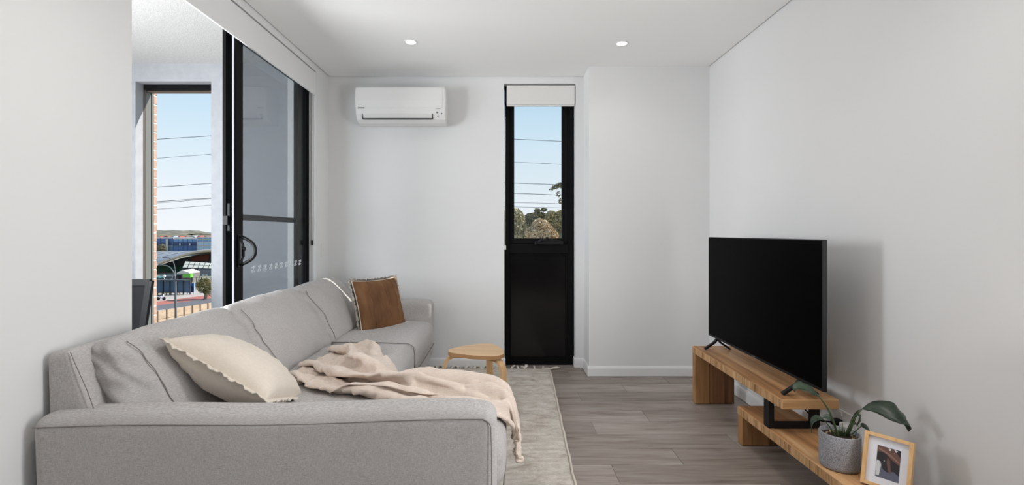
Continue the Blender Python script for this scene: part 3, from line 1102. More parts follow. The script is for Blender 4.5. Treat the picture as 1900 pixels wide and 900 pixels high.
leaf([V(0.0385, 0.0000, 0.1259), V(0.0671, 0.0000, 0.1544), V(0.0956, 0.0000, 0.1782)], [V(0.0956, 0.0000, 0.1782), V(0.1147, 0.0000, 0.1782), V(0.1313, 0.0000, 0.1640), V(0.1337, 0.0000, 0.1354)], 0.024, (0.6, 0.8, 0.25), 0.25, 0.0035)
leaf([V(0.0337, 0.0000, 0.1259), V(0.0289, -0.0200, 0.1651), V(0.0311, -0.0300, 0.1950)], [V(0.0311, -0.0300, 0.1950), V(0.0428, -0.0300, 0.2067), V(0.0546, -0.0300, 0.2020), V(0.0616, -0.0300, 0.1880)], 0.013, (0.4, 0.9, 0.2), 0.3, 0.003)
for a, b_ in (((0.0076, 0.0, 0.1259), (0.0004, 0.0, 0.1806)), ((0.0123, 0.0, 0.1259), (0.0123, 0.0, 0.1925)), ((0.0242, 0.0, 0.1259), (0.0195, 0.0, 0.1759)), ((0.0314, 0.0, 0.1259), (0.0456, 0.0, 0.1663))):
    MB().tube([V(*a), (V(*a) + V(*b_)) / 2, V(*b_)], [0.004, 0.003, 0.0012], 6).put('shoot', M['stem'], pp)

# ================================================================ photo frame on the lower shelf
BL, TLc = Vector((1.478, 1.990, 0.2265)), Vector((1.537, 2.012, 0.424))
wdir = Vector((0.60, -0.80, 0)).normalized()
udir = (TLc - BL)
udir = (udir - wdir * udir.dot(wdir))
HF = udir.length
udir.normalize()
ndir = wdir.cross(udir).normalized()
if ndir.y > 0:
    ndir = -ndir
pf = thing('photo_frame', tuple(BL), 'pale timber photo frame with white mat leaning back on the lower bench shelf', 'photo frame')
WF = 0.160


def fr_pt(u, v, d):
    return BL + wdir * u + udir * v + ndir * d


def fr_box(mb, u0, u1, v0, v1, d0, d1, mi=0):
    vs = [mb.bm.verts.new(fr_pt(u, v, d)) for u in (u0, u1) for v in (v0, v1) for d in (d0, d1)]
    for f in ((0, 1, 3, 2), (4, 6, 7, 5), (0, 4, 5, 1), (2, 3, 7, 6), (0, 2, 6, 4), (1, 5, 7, 3)):
        mb.bm.faces.new([vs[i] for i in f]).material_index = mi
    return mb


FW = 0.013
for a in ((0, WF, 0, FW), (0, WF, HF - FW, HF), (0, FW, FW, HF - FW), (WF - FW, WF, FW, HF - FW)):
    fr_box(MB(), *a, -0.014, 0.014).put('frame_rail', M['frame_wood'], pf)
fr_box(MB(), FW, WF - FW, FW, HF - FW, -0.012, 0.0).put('mat_board', new_mat('mat_board_white', srgb(226, 228, 236), 0.8), pf)
# the photograph: flat print, a dark dog lying on a pale sofa under a brown blanket
pm = [new_mat('print_slate', srgb(92, 96, 116), 0.35), new_mat('print_black', srgb(34, 28, 32), 0.35), new_mat('print_brown', srgb(104, 74, 66), 0.35), new_mat('print_white', srgb(205, 208, 208), 0.35), new_mat('print_tan', srgb(140, 104, 88), 0.35)]
pic = MB()
U0, V0, PWd, PHt = 0.044, 0.040, 0.076, 0.122


def patch(pts, mi, lvl):
    pic.prism([fr_pt(U0 + PWd * u, V0 + PHt * v, 0.0004 + lvl * 0.00025) for u, v in pts], ndir * 0.0002, mi)


patch([(0, 0), (1, 0), (1, 1), (0, 1)], 0, 0)
patch([(0, 0.56), (0.2, 0.5), (0.3, 0.28), (0.5, 0.22), (0.75, 0.3), (1, 0.2), (1, 1), (0, 1)], 1, 1)
patch([(0.0, 1.0), (0.0, 0.80), (0.35, 0.82), (0.6, 0.66), (1, 0.52), (1, 0.78), (0.7, 0.98), (0.5, 1)], 2, 2)
patch([(0.05, 0.94), (0.6, 0.80), (1.0, 0.62), (1.0, 0.57), (0.6, 0.73), (0.05, 0.88)], 4, 3)
patch([(0.48, 0.98), (0.58, 0.99), (0.57, 0.92), (0.50, 0.90)], 3, 4)
patch([(0.70, 0.99), (0.88, 0.97), (0.80, 0.91)], 3, 4)
patch([(0.02, 0.05), (0.16, 0.05), (0.22, 0.40), (0.17, 0.50), (0.06, 0.52), (0.0, 0.48)], 3, 4)
patch([(0.46, 0.70), (0.58, 0.60), (0.66, 0.24), (0.60, 0.20), (0.52, 0.30), (0.44, 0.55)], 2, 4)
patch([(0.31, 0.555), (0.345, 0.57), (0.365, 0.545), (0.33, 0.53)], 3, 5)
pic.put('photograph', pm, pf)
bk = MB()
bk.prism([fr_pt(0.06, 0.14, -0.0145), fr_pt(0.10, 0.14, -0.0145), fr_pt(0.11, 0.027, -0.075), fr_pt(0.05, 0.027, -0.075)], ndir * 0.003)
bo_ = bk.put('easel_back', M['dark'], pf)

# ================================================================ rug
rg = thing('rug', (-0.55, 2.9, 0.004), 'beige textured pile rug under the sofa and stool with a tasselled far edge', 'rug')
NU, NV = 70, 520
cFL, cFR, cNL, cNR = Vector((-1.45, 4.425)), Vector((0.430, 4.390)), Vector((-1.56, 1.43)), Vector((0.322, 1.395))


def rugp(a, b):
    p = (cNL * (1 - a) + cNR * a) * (1 - b) + (cFL * (1 - a) + cFR * a) * b
    e = min(a, 1 - a) * 1.9
    e2 = min(b, 1 - b) * 3.0
    edge = min(1.0, min(e, e2) / 0.012)
    n1 = noise.noise(Vector((p.x * 5, p.y * 9, 0)))
    n2 = noise.noise(Vector((p.x * 22, p.y * 30, 3)))
    st = max(0.0, min(1.0, (3.15 - p.y) / 0.6)) * 0.7 + 0.3
    rid = math.sin(p.y * 2 * PI / 0.047 + n1 * 2.2)
    z = 0.017 + st * (0.0032 * rid * (0.55 + 0.6 * n1) + 0.0022 * n2) + 0.0012 * n1
    wob = 0.004 * noise.noise(Vector((p.y * 7, a * 2, 5)))
    return (p.x + wob, p.y, 0.0045 + (z - 0.0045) * edge ** 0.5)


me = grid_mesh(rugp, NU, NV)
put('pile', me, M['rug'], rg, smooth=True)
for a0, a1 in ((cNR, cFR), (cNL, cFL)):
    pts = [(a0.x + (a1.x - a0.x) * k / 30 + 0.003 * math.sin(k * 2.1), a0.y + (a1.y - a0.y) * k / 30, 0.011) for k in range(31)]
    MB().tube(pts, 0.007, 6).put('edge_binding', M['rug_edge'], rg)
random.seed(21)
k = 0
x = -0.80
while x < 0.44:
    y = cFL.y + (cFR.y - cFL.y) * (x - cFL.x) / (cFR.x - cFL.x)
    ln = random.uniform(0.06, 0.10)
    dx = random.uniform(-0.05, 0.05)
    if x > 0.40:
        dx, ln = 0.085, 0.035
    tp = [(x, y - 0.008, 0.014), (x + dx * 0.25, y + ln * 0.4, 0.016), (x + dx * 0.7, y + ln * 0.75, 0.016), (x + dx, y + ln * 0.95, 0.012)]
    mb = MB().tube(tp, [0.009, 0.0085, 0.012, 0.006], 6)
    if random.random() < 0.35:
        tp2 = [(x, y - 0.006, 0.014), (x - dx * 0.5 + 0.012, y + ln * 0.4, 0.014), (x - dx + 0.02, y + ln * 0.7, 0.012)]
        mb.tube(tp2, [0.009, 0.008, 0.006], 6)
    if 0.20 < x < 0.27:
        mb.tube([(x, y + 0.015, 0.012), (x + 0.012, y + 0.045, 0.024), (x + 0.025, y + 0.06, 0.02)], [0.011, 0.017, 0.010], 8)
    mb.put('tassel', M['tassel'], rg)
    x += random.uniform(0.050, 0.085)

# ================================================================ sofa
sf = thing('sofa', (-1.0, 2.9, 0.0245), 'long light grey linen corner sofa with a chaise along the sliding door wall', 'sofa')


def wr(P, amp, scale, seed):
    return amp * nz(P, scale, seed)


# near arm (the end of the chaise): slightly skewed front, rounded top
def arm_near(U, P):
    x0, x1 = -1.592, -0.022
    s = (U[:, 0] + 1) / 2
    X = x0 + (x1 - x0) * s
    zt = (U[:, 2] + 1) / 2
    Z = 0.135 + 0.497 * zt
    yf = 1.612 + 0.072 * s
    Y = yf + 0.155 * (U[:, 1] + 1) / 2
    X = X + np.where(U[:, 0] < 0, 1, 0) * 0.018 * (1 - zt) * (1 - s)
    top = np.clip((zt - 0.9) / 0.1, 0, 1)
    Z = Z + top * (0.006 * np.sin(s * 9) + 0.006 * np.sin(PI * s)) - 0.012 * top * np.clip((s - 0.93) / 0.07, 0, 1)
    Y = Y - np.where(U[:, 1] < -0.9, 1, 0) * (0.008 * np.sin(PI * zt) * np.sin(PI * s))
    return np.stack([X, Y, Z], 1)


a = put('arm', soft_mesh((1.57, 0.155, 0.50), np.array([0.045, 0.045, 0.05]), (90, 14, 34), arm_near), M['sofa'], sf, smooth=True)
pts = []
for k in range(40):
    s = k / 39 * 0.968
    pts.append((-1.574 + 1.556 * s, 1.6165 + 0.072 * s - 0.003, 0.600 + 0.004 * math.sin(s * 9)))
for k in range(1, 9):
    t = k / 8 * PI / 2
    pts.append((-0.072 + 0.03 * math.sin(t), 1.684 - 0.001, 0.570 + 0.03 * math.cos(t)))
pts += [(-0.040, 1.682, 0.50), (-0.039, 1.680, 0.36), (-0.039, 1.682, 0.16)]
MB().tube(pts, 0.0019, 6).put('seam_crease', M['sofa_dark'], a)


def arm_far(U, P):
    Q = P + np.array([-1.105, 4.285, 0.4])
    zt = (U[:, 2] + 1) / 2
    Q[:, 2] += np.clip((zt - 0.8) / 0.2, 0, 1) * 0.004 * np.sin(Q[:, 0] * 14)
    Q[:, 0] += np.where(U[:, 0] > 0.9, 0.012 * zt, 0)
    return Q


put('arm', soft_mesh((0.96, 0.15, 0.51), np.array([0.05, 0.05, 0.055]), (50, 14, 30), arm_far), M['sofa'], sf, smooth=True)


# back frame along the wall
def frame_back(U, P):
    zt = (U[:, 2] + 1) / 2
    s = (U[:, 0] + 1) / 2
    Z = 0.135 + 0.695 * zt
    Z = Z + np.clip((zt - 0.85) / 0.15, 0, 1) * 0.012 * s
    xin = -1.40 - 0.125 * np.clip((zt - 0.55) / 0.45, 0, 1)
    X = -1.600 + (xin + 1.600) * s
    Y = 1.688 + (4.355 - 1.688) * (U[:, 1] + 1) / 2
    return np.stack([X, Y, Z], 1)


bf = put('back_frame', soft_mesh((0.15, 2.66, 0.695), np.array([0.025, 0.025, 0.025]), (12, 60, 30), frame_back), M['sofa'], sf, smooth=True)
MB().tube([(-1.518, 1.693, 0.835), (-1.500, 1.689, 0.80), (-1.455, 1.689, 0.70), (-1.43, 1.689, 0.63)], 0.0016, 6).put('seam_crease', M['sofa_dark'], bf)

# plinth under the seats and the chaise
one('base', M['sofa'], sf, -1.55, -0.035, 1.76, 2.50, 0.135, 0.292, bevel=0.015)
one('base', M['sofa'], sf, -1.55, -0.640, 2.505, 4.30, 0.135, 0.292, bevel=0.015)


def seat(x0, x1, y0, y1, z0, z1, seed, nose=0.055, crown=0.030):
    def fn(U, P):
        Q = P + np.array([(x0 + x1) / 2, (y0 + y1) / 2, (z0 + z1) / 2])
        up = np.clip(U[:, 2], 0, 1)
        c = (1 - U[:, 0] ** 4) * (1 - U[:, 1] ** 4)
        Q[:, 2] += crown * up * c
        fr = np.clip(U[:, 0], 0, 1) ** 6
        Q[:, 0] += 0.012 * fr * (1 - U[:, 2] ** 2) * (1 - U[:, 1] ** 4)
        Q[:, 2] += up * 0.006 * nz(Q, 5.0, seed) + up * 0.0025 * nz(Q, 17.0, seed)
        return Q
    r = np.array([nose, 0.060, nose])
    o = put('seat_cushion', soft_mesh((x1 - x0, y1 - y0, z1 - z0), r, (int(44 * max(1, (x1 - x0) / 0.6)), 44, 16), fn), M['sofa'], sf, smooth=True)
    return o


sc1 = seat(-1.30, 0.004, 1.785, 2.515, 0.285, 0.480, 1.0, 0.065)
sc2 = seat(-1.30, -0.612, 2.529, 3.357, 0.285, 0.475, 2.0)
sc3 = seat(-1.30, -0.606, 3.373, 4.215, 0.285, 0.475, 3.0)
MB().tube([(0.002, 1.80, 0.30), (0.012, 2.0, 0.297), (0.012, 2.3, 0.297), (0.002, 2.50, 0.30)], 0.003, 6).put('seam_crease', M['sofa_dark'], sc1)

MB().tube([(-1.20, 3.365, 0.486), (-0.9, 3.365, 0.486), (-0.66, 3.365, 0.478), (-0.622, 3.365, 0.455), (-0.615, 3.365, 0.40), (-0.617, 3.365, 0.30)], 0.0035, 6).put('seam_crease', M['sofa_dark'], sc2)  # dark tube painting in the shaded crease between the two seats
MB().tube([(-0.602, 3.40, 0.2885), (-0.596, 3.8, 0.2885), (-0.602, 4.20, 0.2885)], 0.004, 6).put('seam_crease', M['sofa_dark'], sc3)  # dark tube marking the gap between far cushion and base


def backc(y0, y1, seed, hi=0.0):
    def fn(U, P):
        s = (U[:, 0] + 1) / 2
        t = (U[:, 2] + 1) / 2
        u = U[:, 1]
        bb, bt, fb, ft = np.array([-1.42, 0.45]), np.array([-1.55, 0.825 + hi]), np.array([-1.165, 0.462]), np.array([-1.435, 0.865 + hi])
        q = (bb[None] * (1 - t)[:, None] + bt[None] * t[:, None]) * (1 - s)[:, None] + (fb[None] * (1 - t)[:, None] + ft[None] * t[:, None]) * s[:, None]
        X, Z = q[:, 0], q[:, 1]
        Y = y0 + (y1 - y0) * (u + 1) / 2
        c = (1 - u ** 4)
        bul = s ** 2 * c * np.sin(PI * np.clip(t * 0.9 + 0.05, 0, 1)) * 0.060
        X = X + bul * 0.82
        Z = Z + bul * 0.57
        Z = Z + np.clip((t - 0.6) / 0.4, 0, 1) * c * 0.016
        Q = np.stack([X, Y, Z], 1)
        # soft hollows, and creases that fan out from the side seams
        n = 0.013 * nz(Q, 4.0, seed) + 0.006 * nz(Q, 10.0, seed)
        puck = np.exp(-(1 - np.abs(u)) / 0.16) * s
        R = np.stack([Q[:, 0] * 1.0, Q[:, 1] * 0.25, Q[:, 2] * 2.2], 1)
        n = n + puck * 0.016 * nz(R, 12.0, seed + 5)
        # long tension creases near the top
        T = np.stack([Q[:, 1] * 0.35 + Q[:, 2] * 2.6, Q[:, 1] * 0.9 - Q[:, 2] * 0.5, Q[:, 0] * 0.5], 1)
        n = n + np.clip((t - 0.55) / 0.45, 0, 1) * s * 0.016 * nz(T, 9.0, seed + 9)
        Q[:, 0] += n * 0.82
        Q[:, 2] += n * 0.57
        # puckers on the end face
        ef = np.clip((np.abs(u) - 0.9) / 0.1, 0, 1)
        Q[:, 1] += np.sign(u) * ef * (0.026 * np.sin(PI * t) * np.sin(PI * np.clip(s, 0, 1)) + 0.022 * nz(np.stack([Q[:, 0] * 0.6, Q[:, 1] * 0, Q[:, 2] * 1.6 + Q[:, 0] * 0.8], 1), 20.0, seed))
        return Q
    o = put('back_cushion', soft_mesh((0.24, y1 - y0, 0.42), np.array([0.055, 0.035, 0.05]), (22, 64, 40), fn), M['sofa'], sf, smooth=True)
    return o


b1 = backc(1.772, 2.532, 1.0)
b2 = backc(2.526, 3.372, 2.3, 0.006)
b3 = backc(3.366, 4.212, 3.7, 0.008)


def seamline(o, y, off=0.006):
    me = o.data
    # follow the front edge of the cushion end: collect the outermost points near y
    off_v = ROOTLOC[o]
    P = np.array([v.co + off_v for v in me.vertices])
    zs = np.linspace(0.50, 0.86, 22)
    pts = []
    for z in zs:
        m_ = (np.abs(P[:, 2] - z) < 0.016) & (np.abs(P[:, 1] - y) < 0.022)
        if m_.sum():
            q = P[m_]
            i = np.argmax(q[:, 0] * 0.82 + q[:, 2] * 0.1)
            pts.append((q[i, 0] + 0.001, q[i, 1], z))
    if len(pts) > 4:
        pts = bez([pts[k] for k in range(0, len(pts), 2)], 30)
        MB().tube(pts, 0.0017, 6).put('seam_crease', M['sofa_dark'], o)


seamline(b1, 1.800)
seamline(b2, 2.556)
seamline(b3, 3.396)

for x, y in ((-0.70, 4.12), (-1.5, 4.25), (-0.70, 2.6), (-0.12, 2.42), (-0.12, 1.74), (-1.5, 1.72)):
    MB().cyl((x, y, 0.0245), 0.017, 0.112, 'Z', 16, 0.024).put('leg', M['birch_leg'], sf)


# ================================================================ cushions
def frame_rot(ex, ey):
    ex = Vector(ex).normalized()
    ey = Vector(ey)
    ey = (ey - ex * ey.dot(ex)).normalized()
    ez = ex.cross(ey)
    return Matrix((ex, ey, ez)).transposed().to_euler()


def pillow_half(w, h, th, sgn, n=34, seed=0.0, pinch=0.07, wrinkle=0.006, rough=0.0, grow=0.0):
    vs, fs = [], []
    for i in range(n + 1):
        for j in range(n + 1):
            u = math.sin((i / n * 2 - 1) * PI / 2) * 0.6 + (i / n * 2 - 1) * 0.4
            v = math.sin((j / n * 2 - 1) * PI / 2) * 0.6 + (j / n * 2 - 1) * 0.4
            x = u * (w / 2 + grow) * (1 - pinch * (1 - u * u * 0.0) * (1 - v * v) * abs(u) ** 2)
            y = v * (h / 2 + grow) * (1 - pinch * (1 - u * u) * abs(v) ** 2)
            z = th / 2 * (max(0.0, (1 - u ** 2)) * max(0.0, (1 - v ** 2))) ** 0.42
            k = noise.noise(Vector((u * 2.0 + seed, v * 2.0, sgn))) * 0.9 + 0.5 * noise.noise(Vector((u * 5 + seed, v * 5, sgn)))
            z += wrinkle * k * (1 - u ** 4) * (1 - v ** 4)
            # creases running in from the corners
            r = abs(abs(u) - abs(v))
            z += 0.5 * wrinkle * math.exp(-r * 7) * math.sin(18 * (abs(u) + abs(v)) + seed) * (1 - u ** 6) * (1 - v ** 6)
            if rough:
                z += rough * noise.noise(Vector((u * 14, v * 14, seed)))
                x += rough * 1.2 * noise.noise(Vector((u * 16, v * 16, seed + 4)))
                y += rough * 1.2 * noise.noise(Vector((u * 16, v * 16, seed + 8)))
            vs.append((x, y, sgn * z))
    for i in range(n):
        for j in range(n):
            a = i * (n + 1) + j
            q = (a, a + n + 1, a + n + 2, a + 1)
            fs.append(q if sgn > 0 else q[::-1])
    me = bpy.data.meshes.new('pillow')
    me.from_pydata(vs, [], fs)
    me.update()
    return me


def join_meshes(ms):
    bm = bmesh.new()
    for q in ms:
        bm.from_mesh(q)
    bmesh.ops.remove_doubles(bm, verts=bm.verts, dist=0.0004)
    bmesh.ops.recalc_face_normals(bm, faces=bm.faces)
    me = bpy.data.meshes.new('joined')
    bm.to_mesh(me)
    bm.free()
    return me


# brown suede cushion, woolly on its back, against the far arm
ex = Vector((0.60, 0.80, 0))
nn = Vector((0.80, -0.60, 0))
tilt = math.radians(18)
ey = Vector((0, 0, 1)) * math.cos(tilt) - nn * math.sin(tilt)
ctr = Vector((-0.945, 3.865, 0.468)) + ey * 0.205
br_c = thing('cushion', tuple(ctr), 'brown suede square cushion with a woolly cream back against the far sofa arm', 'cushion', rot=frame_rot(ex, ey))
put('suede_front', pillow_half(0.44, 0.44, 0.16, 1, seed=2.0, wrinkle=0.009), M['leather'], br_c, smooth=True)
put('wool_back', pillow_half(0.44, 0.44, 0.20, -1, n=70, seed=5.0, rough=0.014, grow=0.022), M['wool'], br_c, smooth=True)
rim = []
for k in range(64):
    t = k / 64 * 4
    s, f = int(t), t - int(t)
    c_ = [(-1, -1), (1, -1), (1, 1), (-1, 1), (-1, -1)]
    u = c_[s][0] + (c_[s + 1][0] - c_[s][0]) * f
    v = c_[s][1] + (c_[s + 1][1] - c_[s][1]) * f
    rim.append((u * 0.22 * (1 - 0.07 * (1 - v * v) * abs(u) ** 2), v * 0.22 * (1 - 0.07 * (1 - u * u) * abs(v) ** 2), -0.002))
MB().tube(rim, 0.005, 6, closed=True).put('piping', M['cream'], br_c)
for k in (-0.115, 0.035, 0.13):
    pts = []
    for q in range(15):
        v = -0.93 + 1.86 * q / 14
        u = k / 0.22 + 0.03 * math.sin(q)
        z = 0.08 * (max(0, 1 - u * u) * max(0, 1 - v * v)) ** 0.42
        kk = noise.noise(Vector((u * 2.0 + 2, v * 2.0, 1))) * 0.9 + 0.5 * noise.noise(Vector((u * 5 + 2, v * 5, 1)))
        z += 0.009 * kk * (1 - u ** 4) * (1 - v ** 4)
        pts.append((u * 0.22, v * 0.22 * (1 - 0.07 * (1 - u * u) * abs(v) ** 2), z + 0.0005))
    MB().tube(pts, 0.0022, 5).put('panel_seam', M['leather'], br_c)

# big cream cushion reclining on the chaise
ex = Vector((0.405, -0.03, -0.215))
ey = Vector((-0.20, 0.935, -0.24))
cr_c = thing('cushion', (-1.130, 2.075, 0.655), 'large cream linen cushion with frayed flange reclining on the near end of the sofa', 'cushion', rot=frame_rot(ex, ey))
W_, H_ = 0.47, 0.45
me = join_meshes([pillow_half(W_, H_, 0.23, 1, n=40, seed=1.0, wrinkle=0.010, pinch=0.05), pillow_half(W_, H_, 0.23, -1, n=40, seed=3.0, wrinkle=0.010, pinch=0.05)])
put('cover', me, M['cream'], cr_c, smooth=True)
rg_v, rg_f = [], []
NR = 160
for k in range(NR):
    t = k / NR * 4
    s, f = int(t), t - int(t)
    c_ = [(-1, -1), (1, -1), (1, 1), (-1, 1), (-1, -1)]
    u = c_[s][0] + (c_[s + 1][0] - c_[s][0]) * f
    v = c_[s][1] + (c_[s + 1][1] - c_[s][1]) * f
    x = u * W_ / 2 * (1 - 0.05 * (1 - v * v) * abs(u) ** 2)
    y = v * H_ / 2 * (1 - 0.05 * (1 - u * u) * abs(v) ** 2)
    d = Vector((u if abs(u) > 0.98 else u * 0.2, v if abs(v) > 0.98 else v * 0.2, 0)).normalized()
    wv = 0.005 * math.sin(k * 0.9) + 0.004 * math.sin(k * 2.3)
    for j, (e, zz) in enumerate(((-0.012, 0), (0.010, 0.4), (0.024 + random.uniform(-0.003, 0.003), 1.0))):
        rg_v.append((x + d.x * e, y + d.y * e, wv * zz))
for k in range(NR):
    for j in range(2):
        a, b_ = k * 3 + j, ((k + 1) % NR) * 3 + j
        rg_f.append((a, b_, b_ + 1, a + 1))
me = bpy.data.meshes.new('flange')
me.from_pydata(rg_v, [], rg_f)
fo = put('flange', me, M['cream'], cr_c, smooth=True)
add_mod_solid(fo, 0.005)

# ================================================================ stool
SX, SY = -0.165, 3.255
stl = thing('stool', (SX, SY, 0.0245), 'low birch stool with rounded triangular seat and bent legs on the rug', 'stool')
ANG = (math.radians(184), math.radians(-42), math.radians(72))
outl = []
for q, a0 in enumerate(ANG):
    c0 = Vector((SX + 0.118 * math.cos(a0), SY + 0.118 * math.sin(a0), 0))
    for k in range(-7, 8):
        a = a0 + k * math.radians(60) / 7
        outl.append((c0.x + 0.085 * math.cos(a), c0.y + 0.085 * math.sin(a)))
outl = sorted(outl, key=lambda p: math.atan2(p[1] - SY, p[0] - SX))
# bow the sides out a little
res = []
n_ = len(outl)
for i, p in enumerate(outl):
    q = outl[(i + 1) % n_]
    res.append(p)
    dd = math.hypot(q[0] - p[0], q[1] - p[1])
    if dd > 0.05:
        for k in range(1, 10):
            t = k / 10
            mx_, my_ = p[0] + (q[0] - p[0]) * t, p[1] + (q[1] - p[1]) * t
            nx_, ny_ = (q[1] - p[1]) / dd, -(q[0] - p[0]) / dd
            bw = 0.014 * 4 * t * (1 - t)
            res.append((mx_ + nx_ * bw, my_ + ny_ * bw))
sm = MB()
sm.prism([(x, y, 0.436) for x, y in res], (0, 0, 0.024))
es = [e for e in sm.bm.edges if abs(e.verts[0].co.z - e.verts[1].co.z) < 1e-6]
bmesh.ops.bevel(sm.bm, geom=es, offset=0.004, segments=2, affect='EDGES')
sm.bm.normal_update()
for f in sm.bm.faces:
    f.material_index = 0 if f.normal.z > 0.5 else 1
sm.put('seat', [M['birch'], M['ply_edge']], stl)
for a in ANG:
    dx, dy = math.cos(a), math.sin(a)
    pr_ = [(0.06, 0.4255), (0.15, 0.4255)]
    for k in range(1, 8):
        t = k / 8 * PI / 2
        pr_.append((0.15 + 0.075 * math.sin(t), 0.3505 + 0.075 * math.cos(t)))
    pr_ += [(0.226, 0.34), (0.230, 0.25), (0.238, 0.12), (0.246, 0.0245)]
    lb = MB().bar([(SX + dx * r, SY + dy * r, z) for r, z in pr_], 0.046, 0.020, (-dy, dx, 0))
    lb.put('leg', M['birch_leg'], stl)

# ================================================================ patio chair on the balcony
pc = thing('patio_chair', (-3.02, 3.62, -0.02), 'black patio chair on the balcony beyond the open sliding door', 'chair')
CXc, CYc = -3.0, 3.70
mb = MB()
for s in (-1, 1):
    mb.bar([(CXc + s * 0.215, CYc - 0.02, 0.30), (CXc + s * 0.235, CYc - 0.01, 0.44), (CXc + s * 0.295, CYc, 0.885)], 0.03, 0.045, (0, 1, 0))
mb.bar([(CXc - 0.30, CYc, 0.872), (CXc + 0.30, CYc, 0.872)], 0.03, 0.045, (0, 1, 0))
mb.put('back_frame', M['black_metal'], pc)
MB().prism([(CXc - 0.278, CYc + 0.002, 0.86), (CXc + 0.278, CYc + 0.002, 0.86), (CXc + 0.215, CYc - 0.008, 0.46), (CXc - 0.215, CYc - 0.008, 0.46)], (0, 0.006, 0)).put('back_sling', M['dark'], pc)
one('seat', M['dark'], pc, CXc - 0.23, CXc + 0.23, CYc - 0.46, CYc - 0.005, 0.425, 0.445, bevel=0.006)
for s in (-1, 1):
    MB().bar([(CXc + s * 0.23, CYc - 0.44, 0.43), (CXc + s * 0.25, CYc - 0.48, -0.02)], 0.028, 0.028, (0, 1, 0)).put('leg', M['black_metal'], pc)
    MB().bar([(CXc + s * 0.215, CYc - 0.02, 0.32), (CXc + s * 0.20, CYc + 0.04, -0.02)], 0.028, 0.028, (0, 1, 0)).put('leg', M['black_metal'], pc)

